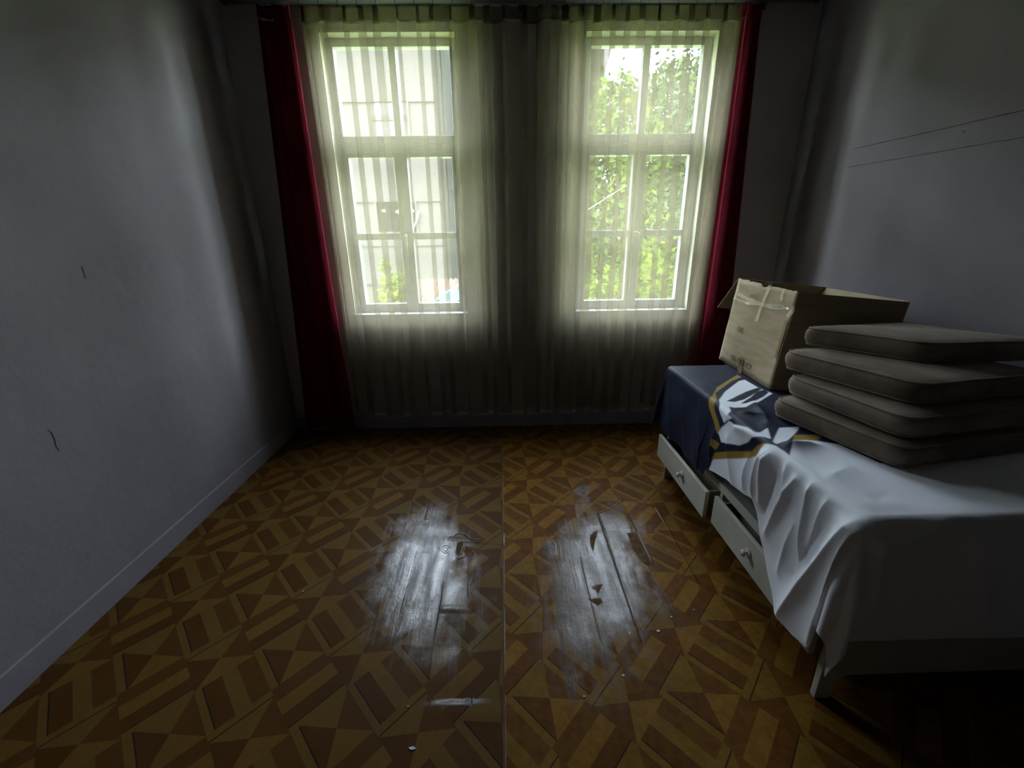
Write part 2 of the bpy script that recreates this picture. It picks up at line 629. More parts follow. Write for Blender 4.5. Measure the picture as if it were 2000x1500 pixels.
    spec = N.math('ADD', 0.05, N.math('MULTIPLY', wmask, N.math('ADD', 0.12, N.math('MULTIPLY', N.smooth(streak, 0.38, 0.66), N.math('SUBTRACT', 0.60, N.math('MULTIPLY', right, 0.36))))))
    return N.done(N.pbr(base, rough, N.bump(relief, 0.55, 0.02), spec))


LM = [lino('linoleum_light', (0.165, 0.086, 0.014)), lino('linoleum_dark', (0.103, 0.039, 0.007)), lino('linoleum_line', (0.035, 0.018, 0.010)),
      lino('linoleum_light_warm', (0.188, 0.090, 0.014)), lino('linoleum_dark_warm', (0.116, 0.046, 0.008))]
board = simple('floor_boards', (0.10, 0.06, 0.035), 0.7, 0.2, 0.3, 6, stretch=(8, 1, 1))
floor = struct(MB().box((XL - T, YB - T, -0.12), (XR + T, D + WT, -0.003)).build('floor', board))
ls = sheet('linoleum_sheet', XL + 0.001, SEAM - 0.004, YB + 0.001, D - 0.001, -0.443, 0.950, 0.0).build('linoleum_sheet', LM, floor, fix=False)
ls['label'] = 'faded brown sheet left of the floor seam'
rs = sheet('linoleum_sheet', SEAM + 0.002, XR - 0.001, YB + 0.001, D - 0.001, 0.258, 1.024, 0.0).build('linoleum_sheet', LM, floor, fix=False)
rs['label'] = 'warmer orange-brown sheet right of the floor seam'
lip = simple('seam_lip', (0.26, 0.20, 0.14), 0.5, 0.4, 0.3, 20)
for (ya, yb, rad) in ((1.10, 1.42, 0.0022), (1.80, 1.90, 0.0050), (1.46, 1.78, 0.0014), (0.75, 1.05, 0.0014), (2.0, 2.5, 0.0010)):
    n_ = 14
    pts = [(SEAM + 0.004 + 0.0012 * mnoise.noise(Vector((k * .8, ya, 0))), ya + (yb - ya) * k / n_, 0.0004) for k in range(n_ + 1)]
    MB().tube(pts, [rad * (0.35 + 0.65 * math.sin(math.pi * k / n_)) for k in range(n_ + 1)], 6).build('curled_edge', lip, rs, True)
# torn spots in the worn patches: brown underlayer with pale curled rims
hole_m = simple('torn_underlayer', (0.095, 0.054, 0.028), 0.85, 0.08, 0.35, 30)
rim_m = simple('torn_rim', (0.30, 0.26, 0.21), 0.45, 0.4, 0.2, 40)


def zl(a, b):
    q = onz(680 + a / 4.4125, 960 + b / 4.4125)
    return (q.x, q.y)


def zr_(a, b):
    q = onz(1030 + a / 3.947, 940 + b / 3.947)
    return (q.x, q.y)


def torn(sheet_, pts_):
    MB().prism(pts_, 2, -0.0005, 0.0006).build('torn_spot', hole_m, sheet_)


def rim(sheet_, pts_, rad):
    P3 = [Vector((p[0], p[1], 0.0008)) for p in pts_]
    fine_ = []
    for i in range(len(P3) - 1):
        a, b = P3[i], P3[i + 1]
        p0, p3 = P3[max(i - 1, 0)], P3[min(i + 2, len(P3) - 1)]
        for k in range(6):
            t_ = k / 6
            fine_.append(0.5 * (2 * a + (b - p0) * t_ + (2 * p0 - 5 * a + 4 * b - p3) * t_ * t_ + (3 * a - p0 - 3 * b + p3) * t_ ** 3))
    fine_.append(P3[-1])
    n_ = len(fine_)
    MB().tube(fine_, [rad * (0.45 + 0.55 * math.sin(math.pi * k / (n_ - 1))) for k in range(n_)], 6).build('torn_rim', rim_m, sheet_, True)


torn(ls, [zl(*p) for p in ((940, 440), (985, 430), (1000, 480), (985, 520), (950, 560), (925, 530))])
torn(ls, [zl(*p) for p in ((1010, 470), (1060, 480), (1080, 520), (1065, 560), (1020, 560), (1000, 520))])
rim(ls, [zl(*p) for p in ((890, 430), (915, 380), (960, 362), (1020, 375), (1060, 408), (1160, 420))], 0.0032)
rim(ls, [zl(*p) for p in ((905, 440), (928, 475), (925, 540), (945, 575), (990, 565), (995, 540), (972, 530), (985, 490), (1000, 450))], 0.0030)
rim(ls, [zl(840 + 34 * math.cos(a), 500 + 32 * math.sin(a)) for a in np.linspace(0.4, 6.0, 10)], 0.0020)
rim(ls, [zl(838 + 16 * math.cos(a), 500 + 15 * math.sin(a)) for a in np.linspace(0.0, 5.6, 9)], 0.0016)
rim(ls, [zl(*p) for p in ((1072, 510), (1096, 540), (1090, 568), (1070, 584))], 0.0026)
torn(rs, [zr_(*p) for p in ((480, 430), (510, 395), (545, 375), (535, 420), (520, 470), (508, 545), (488, 500))])
torn(rs, [zr_(*p) for p in ((770, 400), (840, 390), (860, 440), (900, 510), (940, 590), (960, 640), (930, 655), (880, 620), (820, 530))])
torn(rs, [zr_(*p) for p in ((495, 812), (545, 800), (585, 790), (562, 830), (545, 872), (530, 832))])
torn(rs, [zr_(*p) for p in ((470, 910), (560, 900), (580, 930), (545, 962), (515, 942))])
rim(rs, [zr_(*p) for p in ((850, 395), (885, 470), (930, 560), (955, 620))], 0.0028)
rim(rs, [zr_(*p) for p in ((495, 812), (515, 826), (545, 812))], 0.0022)
rim(rs, [zr_(*p) for p in ((545, 245), (620, 215), (680, 180), (720, 150))], 0.0030)
rim(rs, [zr_(*p) for p in ((985, 205), (1020, 265), (1050, 310))], 0.0028)
rim(rs, [zr_(*p) for p in ((290, 290), (318, 430), (350, 590), (375, 730))], 0.0020)
for o in (ls, rs):
    if o.data.polygons[0].normal.z < 0:
        o.data.flip_normals()

# ------------------------------------------------------------------ outside
def foliage(name, blobs, count, size, mats, parent, seed):
    """leaf quads scattered in ellipsoids; blobs: (cx,cy,cz,rx,ry,rz)"""
    r_ = np.random.default_rng(seed)
    vol = np.array([b[3] * b[4] * b[5] for b in blobs]) ** 0.67
    idx = r_.choice(len(blobs), count, p=vol / vol.sum())
    B = np.array(blobs)[idx]
    d = r_.normal(size=(count, 3))
    d /= np.linalg.norm(d, axis=1)[:, None]
    rad = r_.uniform(0.35, 1.0, count) ** 0.45 * (1 + 0.13 * r_.normal(size=count))
    c = B[:, :3] + d * rad[:, None] * B[:, 3:]
    n = d * 0.6 + r_.normal(size=(count, 3)) * 0.7 + np.array([0, 0, 0.35])
    n /= np.linalg.norm(n, axis=1)[:, None]
    u = np.cross(n, r_.normal(size=(count, 3)))
    u /= np.linalg.norm(u, axis=1)[:, None]
    w = np.cross(n, u)
    s = size * r_.uniform(0.6, 1.35, count)[:, None]
    quad = np.stack([c - u * s, c + w * s * 0.48 + n * s * 0.12, c + u * s, c - w * s * 0.48 + n * s * 0.12], 1).reshape(-1, 3)
    me = bpy.data.meshes.new(name)
    me.from_pydata(quad.tolist(), [], np.arange(count * 4).reshape(-1, 4).tolist())
    for m in mats:
        me.materials.append(m)
    me.polygons.foreach_set('material_index', r_.integers(0, len(mats), count).astype(np.int32))
    o = bpy.data.objects.new(name, me)
    C.objects.link(o)
    rel(o, parent)
    o['kind'] = 'stuff'
    return o


def leafmat(name, col):
    N = NT(name)
    f = N.noise(N.coord(), 3.0, 3)
    col = tuple(k * 0.074 for k in col)
    c = N.mix(N.smooth(f, 0.3, 0.7), tuple(k * 0.75 for k in col), tuple(min(1, k * 1.25) for k in col))
    d = N.n('ShaderNodeBsdfDiffuse', {'Color': c})
    tr = N.n('ShaderNodeBsdfTranslucent', {'Color': c})
    mx = N.n('ShaderNodeMixShader', {0: 0.45, 1: d.outputs[0], 2: tr.outputs[0]})
    return N.done(mx.outputs[0])


LEAF = [leafmat('leaf_yellow_green', (0.37, 0.50, 0.05)), leafmat('leaf_green', (0.17, 0.34, 0.04)), leafmat('leaf_pale', (0.30, 0.42, 0.14))]
LEAF_D = [leafmat('leaf_green_b', (0.14, 0.28, 0.08)), leafmat('leaf_grey_green', (0.20, 0.32, 0.16)), leafmat('leaf_pale_b', (0.32, 0.44, 0.16))]
LEAF_B = [leafmat('leaf_bright', (0.50, 0.66, 0.05)), leafmat('leaf_bright_b', (0.32, 0.52, 0.04))]
bark = simple('bark', (0.12, 0.09, 0.07), 0.9, 0.1, 0.3, 12, 0.6, 30, (1, 1, 0.2))
ZGND = -3.2
gm = simple('garden_grass', (0.14, 0.20, 0.07), 0.95, 0.1, 0.35, 1.5, 0.5, 30)
struct(MB().box((-45, D + WT, ZGND - 0.2), (45, 70, ZGND)).box((-45, -40, ZGND - 0.2), (45, D + WT, ZGND)).build('ground', gm))


def tree(name, label, base, blobs, count, size, mats, seed, trunk=0.12, branches=4):
    t_ = empty(name, (base[0], base[1], ZGND))
    top = max(b[2] for b in blobs)
    rg = random.Random(seed)
    pts = [(base[0] + rg.uniform(-.08, .08), base[1] + rg.uniform(-.08, .08), ZGND + (top - ZGND) * k / 6) for k in range(7)]
    rel(MB().tube(pts, [trunk * (1 - 0.12 * k) for k in range(7)], 8).build('trunk', bark, None, True), t_)
    for k in range(branches):
        b = blobs[k % len(blobs)]
        s_ = Vector(pts[2 + k % 4])
        e_ = Vector((b[0] + rg.uniform(-.3, .3) * b[3], b[1] + rg.uniform(-.3, .3) * b[4], b[2] + 0.3 * b[5]))
        m_ = s_.lerp(e_, 0.5) + Vector((0, 0, 0.15))
        rel(MB().tube([s_, m_, e_], [trunk * .45, trunk * .3, trunk * .1], 6).build('branch', bark, None, True), t_)
    foliage('foliage', blobs, count, size, mats, t_, seed)
    tag(t_, label, 'tree')
    return t_


tree('garden_tree', 'leafy green tree seen through the left half of the right window', (2.35, 9.0),
     [(2.0, 8.9, 2.1, .8, .7, 1.5), (2.7, 9.2, 1.2, .8, .8, 1.5), (2.2, 9, 3.5, .55, .5, .75), (2.9, 9.3, 2.9, .5, .5, .8), (1.3, 9.1, 1.4, .7, .6, 1.2)],
     17000, 0.075, LEAF, 3)
tree('garden_tree', 'taller pale green tree reaching the top of the right window', (3.75, 9.6),
     [(3.5, 9.6, 3.9, .75, .7, .85), (4.2, 9.8, 3.2, .9, .8, 1.3), (3.5, 9.5, 1.9, .9, .8, 1.4), (4.4, 9.6, 1.0, .9, .8, 1.3), (4.6, 9.7, 4.4, .7, .7, .9)],
     20000, 0.075, LEAF_D, 5)
tree('garden_tree', 'dark green tree at the right edge of the right window behind the pale tree', (5.6, 11.2),
     [(4.95, 11.2, 3.4, 1.0, .8, 1.5), (6.2, 11.3, 2.6, 1.2, .9, 1.7), (5.2, 11.2, 1.0, 1.0, .8, 1.5)], 8000, 0.10, LEAF_D, 9)
tree('garden_shrub', 'bright yellow-green shrub filling the lower right window panes', (2.0, 6.2),
     [(1.55, 6.2, 0.2, .55, .5, .9), (2.2, 6.3, 0.35, .6, .5, .95), (2.75, 6.2, 0.1, .5, .5, .9), (1.9, 6.4, -1.0, .9, .6, 1.2)], 9000, 0.06, LEAF_B, 11, 0.05, 5)
tree('climbing_shrub', 'bright green leafy shrub low in the left window', (-1.9, 7.3),
     [(-1.88, 7.3, 0.25, .30, .3, .62), (-1.72, 7.3, 0.70, .16, .18, .30), (-1.92, 7.3, 0.95, .09, .12, .28), (-2.25, 7.3, 0.05, .22, .25, .38), (-1.6, 7.3, 0.05, .3, .3, .55), (-1.9, 7.3, -0.9, .5, .4, .9)],
     5200, 0.05, LEAF_B, 13, 0.04, 4)
# apartment block across the garden (seen through the left window)
conc = simple('facade_render', (0.0069, 0.0067, 0.0067), 0.85, 0.2, 0.10, 0.9)
conc2 = simple('facade_mint', (0.0058, 0.0074, 0.0076), 0.85, 0.2, 0.08, 0.8)
ledge_m = simple('facade_ledge', (0.0055, 0.0055, 0.0055), 0.85, 0.2, 0.1, 2)
dwin = simple('facade_window_dark', (0.0020, 0.0020, 0.0022), 0.6, 0.01, 0.3, 3)
bwin = simple('facade_window_blue', (0.0053, 0.0061, 0.0078), 0.6, 0.2, 0.1, 2)
whitep = simple('white_plastic', (0.06, 0.06, 0.058), 0.5, 0.3)
BY = 14.0
bld = empty('apartment_building', (-4, BY + 4, ZGND))
XC = ony(860, 330, BY).x
rel(MB().box((-13, BY, ZGND), (XC, BY + 8, 7.4)).build('wall', conc), bld)
for yp in (197, 392, 478, 553):
    z_ = ony(800, yp, BY).z
    rel(MB().box((-13, BY - 0.05, z_ - 0.03), (XC + 0.02, BY - 0.001, z_ + 0.03)).build('ledge', ledge_m), bld)
for k, (xa, ya, xb, yb, mt) in enumerate(((735, 395, 815, 452, dwin), (722, 200, 800, 268, bwin), (560, 395, 640, 452, dwin), (560, 200, 640, 268, bwin))):
    p0, p1 = ony(xa, ya, BY), ony(xb, yb, BY)
    x0_, x1_, z0_, z1_ = p0.x, p1.x, p1.z, p0.z
    mb = MB()
    for (a, b) in (((x0_ - .05, z0_ - .05), (x0_, z1_ + .05)), ((x1_, z0_ - .05), (x1_ + .05, z1_ + .05)), ((x0_, z1_), (x1_, z1_ + .05)), ((x0_, z0_ - .05), (x1_, z0_))):
        mb.box((a[0], BY - 0.06, a[1]), (b[0], BY - 0.001, b[1]))
    if mt is bwin:
        zm = z0_ + (z1_ - z0_) * 0.55
        mb.box((x0_, BY - 0.05, zm - .06), (x1_, BY - 0.001, zm + .06))
    w_ = rel(mb.build('window', conc if mt is dwin else ledge_m), bld)
    pn = MB().box((x0_, BY - 0.02, z0_), (x1_, BY - 0.002, z1_)).build('pane', mt)
    rel(pn, w_)
tag(bld, 'pale concrete apartment block with thin ledges seen through the left window', 'building')
for (x, y) in ((750, 412), (777, 414), (806, 412)):  # small white air conditioner bits at the dark window, no lamps
    q = ony(x, y, BY - 0.04)
    rel(MB().box((q.x - .05, BY - 0.09, q.z - .04), (q.x + .05, BY - 0.022, q.z + .04)).build('ac_bit', whitep), bld)
p0, p1 = ony(818, 412, BY - 0.08), ony(806, 450, BY - 0.08)
rel(MB().tube([p0, p0.lerp(p1, .5) + Vector((0.03, 0, 0)), p1], 0.03, 6).build('pipe', whitep), bld)

b2 = empty('apartment_building', (0, BY + 5, ZGND))
xe = ony(985, 330, BY + 1.5).x
rel(MB().box((XC + 0.03, BY + 1.5, ZGND), (xe, BY + 8, 7.2)).build('wall', conc2), b2)
for yp in (370,):
    z_ = ony(880, yp, BY + 1.5).z
    rel(MB().box((XC + 0.03, BY + 1.45, z_ - 0.03), (xe, BY + 1.499, z_ + 0.03)).build('ledge', ledge_m), b2)
tag(b2, 'mint tinted side wing set back beside the concrete apartment block', 'building')
b3 = empty('apartment_building', (6, 31, ZGND))
pa, pb = ony(1105, 90, 27), ony(1200, 90, 27)
rel(MB().prism([(pa.x, ZGND), (pb.x - 0.5, ZGND), (pb.x - 0.5, ony(1186, 165, 27).z), (pb.x, ony(1200, 60, 27).z), (pa.x, 14.5)], 1, 27, 34).build('wall', simple('facade_pink', (0.009, 0.0075, 0.0085), 0.85, 0.2)), b3)
mb = MB()
for k in range(3):
    q = ony(1172, 105 + 45 * k, 27)
    rel(MB().box((q.x - .7, 26.95, q.z - .8), (q.x + .2, 26.999, q.z + .5)).build('window', dwin), b3)
tag(b3, 'far pinkish building at the top left corner of the right window', 'building')

# shed roof with loose tiles low in the left window
shed = empty('shed', (-0.9, 9.2, ZGND))
orange = simple('roof_tile', (0.026, 0.011, 0.007), 0.8, 0.2, 0.35, 7)
z0_ = 0.12
rel(MB().box((-1.9, 8.6, ZGND), (0.6, 10.4, z0_)).build('wall', conc), shed)
mb = MB()
nx = 26
for i in range(nx):
    xa = -2.05 + i * 2.8 / nx
    mb.add([(xa, 8.4, z0_ + .02), (xa + .054, 8.4, z0_ + .07), (xa + .107, 8.4, z0_ + .02), (xa, 10.6, z0_ + .45), (xa + .054, 10.6, z0_ + .50), (xa + .107, 10.6, z0_ + .45)],
           [(0, 1, 4, 3), (1, 2, 5, 4)])
rel(mb.build('tile_roof', orange, fix=False), shed)
tag(shed, 'low shed with orange tiled roof below the apartment block', 'shed')
pa = [(-1.45, 8.75), (-0.95, 8.7), (-0.75, 9.5), (-1.3, 9.6)]
zr = lambda y: z0_ + .085 + (y - 8.4) * .43 / 2.2
mb = MB()
mb.add([(x, y, zr(y)) for x, y in pa] + [(x, y, zr(y) + .02) for x, y in pa], [(3, 2, 1, 0), (4, 5, 6, 7), (0, 1, 5, 4), (1, 2, 6, 5), (2, 3, 7, 6), (3, 0, 4, 7)])
tag(mb.build('tarpaulin', simple('tarp', (0.008, 0.022, 0.021), 0.5, 0.3, 0.15)), 'turquoise tarpaulin lying on the orange shed roof', 'tarpaulin')
pa, pb = (-1.35, 8.8, zr(8.8) + .05), (-0.55, 9.9, zr(9.9) + .32)
tag(MB().tube([pa, Vector(pa).lerp(Vector(pb), .5), pb], 0.018, 6).build('pole', whitep), 'thin white pole leaning on the shed roof', 'pole')

# white cable running from the house to the trees
pa, pb = ony(1143, 413, D + WT + 0.03), ony(1225, 361, 8.6)
pts = [pa + Vector((0, 0, -0.25)), pa] + [pa.lerp(pb, k / 6) for k in range(1, 7)]
tag(MB().tube(pts, 0.005, 6).build('cable', whitep), 'thin white cable slanting outside the right window', 'cable')

# ------------------------------------------------------------------ curtains
def sheer_mat(name, col, fac):
    N = NT(name)
    P_ = N.coord()
    weave = N.noise(N.mapping(P_, (220, 220, 30)), 1.0, 2)
    d = N.n('ShaderNodeBsdfDiffuse', {'Color': col + (1,)})
    tr = N.n('ShaderNodeBsdfTranslucent', {'Color': col + (1,)})
    ms = N.n('ShaderNodeMixShader', {0: 0.7, 1: d.outputs[0], 2: tr.outputs[0]})
    tp = N.n('ShaderNodeBsdfTransparent', {'Color': (1, 1, 1, 1)})
    f = N.math('ADD', fac, N.math('MULTIPLY', N.math('SUBTRACT', weave, 0.5), 0.08), clamp=True)
    mx = N.n('ShaderNodeMixShader', {0: f, 1: tp.outputs[0], 2: ms.outputs[0]})
    return N.done(mx.outputs[0])


SHEER = sheer_mat('sheer_tulle', (0.305, 0.270, 0.180), 0.40)
TAPE = sheer_mat('header_tape', (0.10, 0.085, 0.05), 0.75)
HEM = sheer_mat('sheer_hem', (0.42, 0.39, 0.31), 0.50)


def pleat_sheet(name, x0, x1, ztop, zbot, yc, pitch, amp, depth, seed, mat, parent=None, nz=36, flare=None, mids=None, loose=0.35):
    """gathered cloth: overlapping folds; returns the object"""
    r_ = np.random.default_rng(seed)
    W_ = x1 - x0
    npl = max(2, int(round(W_ / pitch)))
    nu = npl * 18
    u = np.linspace(0, 1, nu + 1)
    ph = u * npl
    # uneven pleats
    knots = np.linspace(0, 1, npl + 2)
    warp = np.interp(u, knots, r_.uniform(-0.35, 0.35, npl + 2))
    k = np.ones(25) / 25
    warp = np.convolve(np.pad(warp, 12, mode='edge'), k, mode='valid')
    ampk = np.interp(u, knots, r_.uniform(0.72, 1.22, npl + 2))
    depk = np.interp(u, knots, r_.uniform(0.6, 1.3, npl + 2))
    drift = np.interp(u, knots, r_.uniform(-1, 1, npl + 2))
    th = 2 * np.pi * (ph + warp)
    th2 = 2 * np.pi * (ph * 2.7 + r_.uniform(0, 1))
    V = []
    for j in range(nz + 1):
        h = j / nz
        z = ztop + (zbot - ztop) * h
        a = amp * ampk * (0.75 + 0.35 * h * loose * np.sin(3 * h + 6 * drift))
        x = x0 + u * W_ + a * np.sin(th + loose * h * drift * 1.6) + 0.02 * loose * h * drift
        y = yc + depth * depk * (0.55 + 0.45 * h) * np.cos(th + loose * h * drift * 1.6) + 0.006 * np.sin(th2 + 2 * h)
        if flare:
            xf, sf = flare(h, u)
            x = x + xf
        zz = z + (0.012 * np.sin(th * 0.5 + seed) * (h > 0.97))
        V.append(np.stack([x, y, np.broadcast_to(zz, x.shape)], 1))
    V = np.concatenate(V)
    Fc = []
    n1 = nu + 1
    for j in range(nz):
        for i in range(nu):
            Fc.append((j * n1 + i, j * n1 + i + 1, (j + 1) * n1 + i + 1, (j + 1) * n1 + i))
    me = bpy.data.meshes.new(name)
    me.from_pydata(V.tolist(), [], Fc)
    me.materials.append(mat)
    me.polygons.foreach_set('use_smooth', [True] * len(me.polygons))
    o = bpy.data.objects.new(name, me)
    C.objects.link(o)
    if parent:
        rel(o, parent)
    return o


YC = D - 0.125


def curtain(name, label, x0, x1, ztop, zbot, pitch, amp, depth, seed, mats, cat, yc=YC, tape=0.075, **kw):
    t_ = empty(name, ((x0 + x1) / 2, yc, zbot))
    pleat_sheet('cloth', x0, x1, ztop - tape, zbot + 0.05, yc, pitch, amp, depth, seed, mats[0], t_, **kw)
    kw2 = dict(kw)
    kw2['nz'] = 3
    kw2.pop('flare', None)
    pleat_sheet('header_tape', x0, x1, ztop, ztop - tape, yc, pitch, amp * 0.8, depth * 0.7, seed, mats[1], t_, nz=3, loose=0.0)
    if mats[2]:
        kw3 = dict(kw)
        kw3['nz'] = 2
        o = t_.children[0]
        # hem: a doubled strip that follows the last row of the cloth
        n_ = len(o.data.vertices) // (kw.get('nz', 36) + 1)
        vs = [v.co.copy() for v in o.data.vertices][-n_:]
        mb_ = MB()
        mb_.add(vs + [v + Vector((0, 0, -0.05)) for v in vs], [(i, i + 1, n_ + i + 1, n_ + i) for i in range(n_ - 1)])
        rel(mb_.build('hem', mats[2], None, True, fix=False), t_)
    tag(t_, label, cat)
    return t_


ZR = 2.868
curtain('sheer_curtain', 'cream sheer curtain with loose pleats hanging over the left window', -1.215, 0.335, ZR - 0.03, 0.165, 0.108, 0.062, 0.022, 21,
        (SHEER, TAPE, HEM), 'curtain', nz=40)
curtain('sheer_curtain', 'cream sheer curtain with loose pleats hanging over the right window', 0.36, 1.475, ZR - 0.03, 0.165, 0.106, 0.060, 0.022, 34,
        (SHEER, TAPE, HEM), 'curtain', nz=40)

# burgundy drapes
N = NT('burgundy_cloth')
P_ = N.coord()
f = N.noise(N.mapping(P_, (90, 90, 14)), 1.0, 3)
c = N.mix(N.smooth(f, 0.3, 0.7), (0.125, 0.012, 0.022), (0.180, 0.018, 0.032))
d = N.n('ShaderNodeBsdfDiffuse', {'Color': c})
tr = N.n('ShaderNodeBsdfTranslucent', {'Color': c})
mx = N.n('ShaderNodeMixShader', {0: 0.25, 1: d.outputs[0], 2: tr.outputs[0]})
BURG = N.done(mx.outputs[0])


def fl_left(h, u):
    return (-0.17 * h * (1 - u) + 0.045 * h * u, 0)


def fl_right(h, u):
    return (0.13 * h * u - 0.06 * h * (1 - u), 0)


curtain('drape', 'dark burgundy drape bunched at the left of the left window', -1.47, -1.235, ZR - 0.01, 0.035, 0.075, 0.030, 0.045, 5,
        (BURG, BURG, BURG), 'curtain', yc=D - 0.10, flare=fl_left, nz=24)
curtain('drape', 'dark burgundy drape bunched right of the right window behind the box', 1.50, 1.665, ZR - 0.01, 0.035, 0.070, 0.028, 0.045, 6,
        (BURG, BURG, BURG), 'curtain', yc=D - 0.10, flare=fl_right, nz=24)

# curtain rail
railm = simple('rail_paint', (0.07, 0.065, 0.07), 0.5, 0.3, 0.15, 4)
rail = empty('curtain_rail', (0.17, D - 0.1, ZR))
rel(MB().box((-1.66, D - 0.19, ZR + 0.01), (2.0, D - 0.05, ZR + 0.055)).box((-1.66, D - 0.203, ZR + 0.004), (2.0, D - 0.19, ZR + 0.062)).build('rail_body', railm, None, bevel=0.003), rail)
for x in (-1.668, 2.0):
    rel(MB().box((x, D - 0.205, ZR + 0.002), (x + 0.008, D - 0.045, ZR + 0.064)).build('end_cap', railm, None, bevel=0.002), rail)
for x in (-1.35, 0.15, 1.7):
    rel(MB().box((x - 0.012, D - 0.05, ZR + 0.02), (x + 0.012, D - 0.0005, ZR + 0.05)).box((x - 0.012, D - 0.008, ZR - 0.005), (x + 0.012, D - 0.0005, ZR + 0.075)).build('bracket', railm), rail)
for x in np.linspace(-1.19, 1.45, 24):
    rel(MB().tube([(x, YC, ZR + 0.012), (x, YC, ZR - 0.006), (x, YC - 0.008, ZR - 0.02), (x, YC, ZR - 0.034)], 0.0022, 5).build('hook', whitep), rail)
tag(rail, 'long dark curtain rail above both windows', 'curtain rail')

# ------------------------------------------------------------------ divan bed with drawers
cream = simple('divan_paint', (0.41, 0.39, 0.32), 0.5, 0.35, 0.08, 5, 0.05)
cream2 = simple('divan_edge', (0.50, 0.49, 0.42), 0.45, 0.35, 0.08, 5, 0.05)
raw = simple('raw_board', (0.30, 0.24, 0.17), 0.75, 0.2, 0.2, 4, 0.1, 40, (1, 6, 1))
uph = simple('seat_block_cloth', (0.16, 0.15, 0.16), 0.9, 0.1)
BX0, BX1, BY0, BY1 = 1.035, 1.965, 1.005, 2.445
TOPZ = 0.738
bed = empty('divan_bed', ((BX0 + BX1) / 2, (BY0 + BY1) / 2, 0))


def bpart(mb_, name, mat, bevel=0.002, smooth=False):
    return rel(mb_.build(name, mat, None, smooth, bevel), bed)


def end_outline():
    a, b, lg, zt, zc = BX0, BX1, 0.055, 0.365, 0.105
    pts_ = [(a, 0), (a + lg, 0)]
    for k in range(5):
        an = math.pi / 2 * k / 4
        pts_.append((a + lg + 0.05 * (1 - math.cos(an)), zc - 0.05 * (1 - math.sin(an))))
    for k in range(5):
        an = math.pi / 2 * (1 - k / 4)
        pts_.append((b - lg - 0.05 * (1 - math.cos(an)), zc - 0.05 * (1 - math.sin(an))))
    return pts_ + [(b - lg, 0), (b, 0), (b, zt), (a, zt)]


for ya in (BY0, BY1 - 0.022):
    bpart(MB().prism(end_outline(), 1, ya, ya + 0.022), 'end_panel', cream2)
bpart(MB().box((BX0 + 0.004, BY0 + 0.022, 0.325), (BX0 + 0.026, BY1 - 0.022, 0.365)), 'front_rail', cream2)
bpart(MB().box((BX0 + 0.06, BY0 + 0.022, 0.17), (BX0 + 0.078, BY1 - 0.022, 0.352)), 'inner_board', raw)
bpart(MB().box((BX1 - 0.022, BY0 + 0.022, 0.12), (BX1, BY1 - 0.022, 0.365)), 'back_rail', cream)
bpart(MB().box((BX0 + 0.085, BY0 + 0.022, 0.345), (BX1 - 0.024, BY1 - 0.022, 0.363)), 'platform', raw)
ymid = 1.752
bpart(MB().box((BX0 + 0.004, ymid - 0.012, 0.17), (BX0 + 0.055, ymid + 0.012, 0.324)), 'divider', cream)


def drawer(y0_, y1_, xf, yk):
    d_ = bpart(MB().box((xf, y0_, 0.168), (xf + 0.02, y1_, 0.318)), 'drawer', cream2, 0.003)
    def sub(mb_, name, mat, sm=False):
        o = mb_.build(name, mat, None, sm)
        rel(o, d_)
        return o
    mb_ = MB()
    xb_ = BX0 + 0.058
    mb_.box((xf + 0.0205, y0_ + 0.03, 0.18), (xb_, y0_ + 0.042, 0.30))
    mb_.box((xf + 0.0205, y1_ - 0.042, 0.18), (xb_, y1_ - 0.03, 0.30))
    mb_.box((xf + 0.0205, y0_ + 0.042, 0.18), (xb_, y1_ - 0.042, 0.188))
    sub(mb_, 'drawer_box', raw)
    sub(MB().lathe([(0.021, 0.0), (0.021, 0.004), (0.019, 0.006), (0.013, 0.006)], (xf, yk, 0.252), (-1, 0, 0), 20), 'knob_ring', cream2, True)
    sub(MB().lathe([(0.006, 0.0), (0.006, 0.014), (0.013, 0.018), (0.015, 0.024), (0.012, 0.030), (0.003, 0.032)], (xf, yk, 0.252), (-1, 0, 0), 16), 'knob', simple('knob_paint', (0.55, 0.54, 0.48), 0.35, 0.5), True)
    return d_


yk1 = onx(1332, 912, 0.965).y
yk2 = onx(1457, 1088, 0.992).y
drawer(ymid + 0.02, 2.425, 0.972, yk1)
drawer(BY0 + 0.03, ymid - 0.012, 0.999, yk2)


def sag(x, y):
    return 0.055 * sstep(x, 1.37, 1.93) * sstep(y, 1.90, 2.05)


mb = MB()
n1, n2 = 24, 30
gx = np.linspace(BX0 + 0.012, BX1 - 0.012, n1 + 1)
gy = np.linspace(BY0 + 0.012, BY1 + 0.03, n2 + 1)
top = [(x, y, TOPZ - float(sag(x, y))) for y in gy for x in gx]
bot = [(x, y, 0.366) for y in gy for x in gx]
Fq = []
for j in range(n2):
    for i in range(n1):
        a = j * (n1 + 1) + i
        Fq += [(a, a + 1, a + n1 + 2, a + n1 + 1)]
nT = len(top)
Fb = [tuple(k + nT for k in q[::-1]) for q in Fq]
side = []
for i in range(n1):
    side += [(i, i + 1, nT + i + 1, nT + i)]
    a = n2 * (n1 + 1) + i
    side += [(a, a + 1, nT + a + 1, nT + a)]
for j in range(n2):
    a = j * (n1 + 1)
    side += [(a, a + n1 + 1, nT + a + n1 + 1, nT + a)]
    a += n1
    side += [(a, a + n1 + 1, nT + a + n1 + 1, nT + a)]
mb.add(top + bot, Fq + Fb + side)
bpart(mb, 'seat_block', uph, 0)
tag(bed, 'cream painted low divan bed with two front drawers along the right wall', 'bed')

# ------------------------------------------------------------------ banner draped over the divan
XF = BX0 - 0.008        # front top edge of the cloth
CT = TOPZ + 0.007       # cloth top height


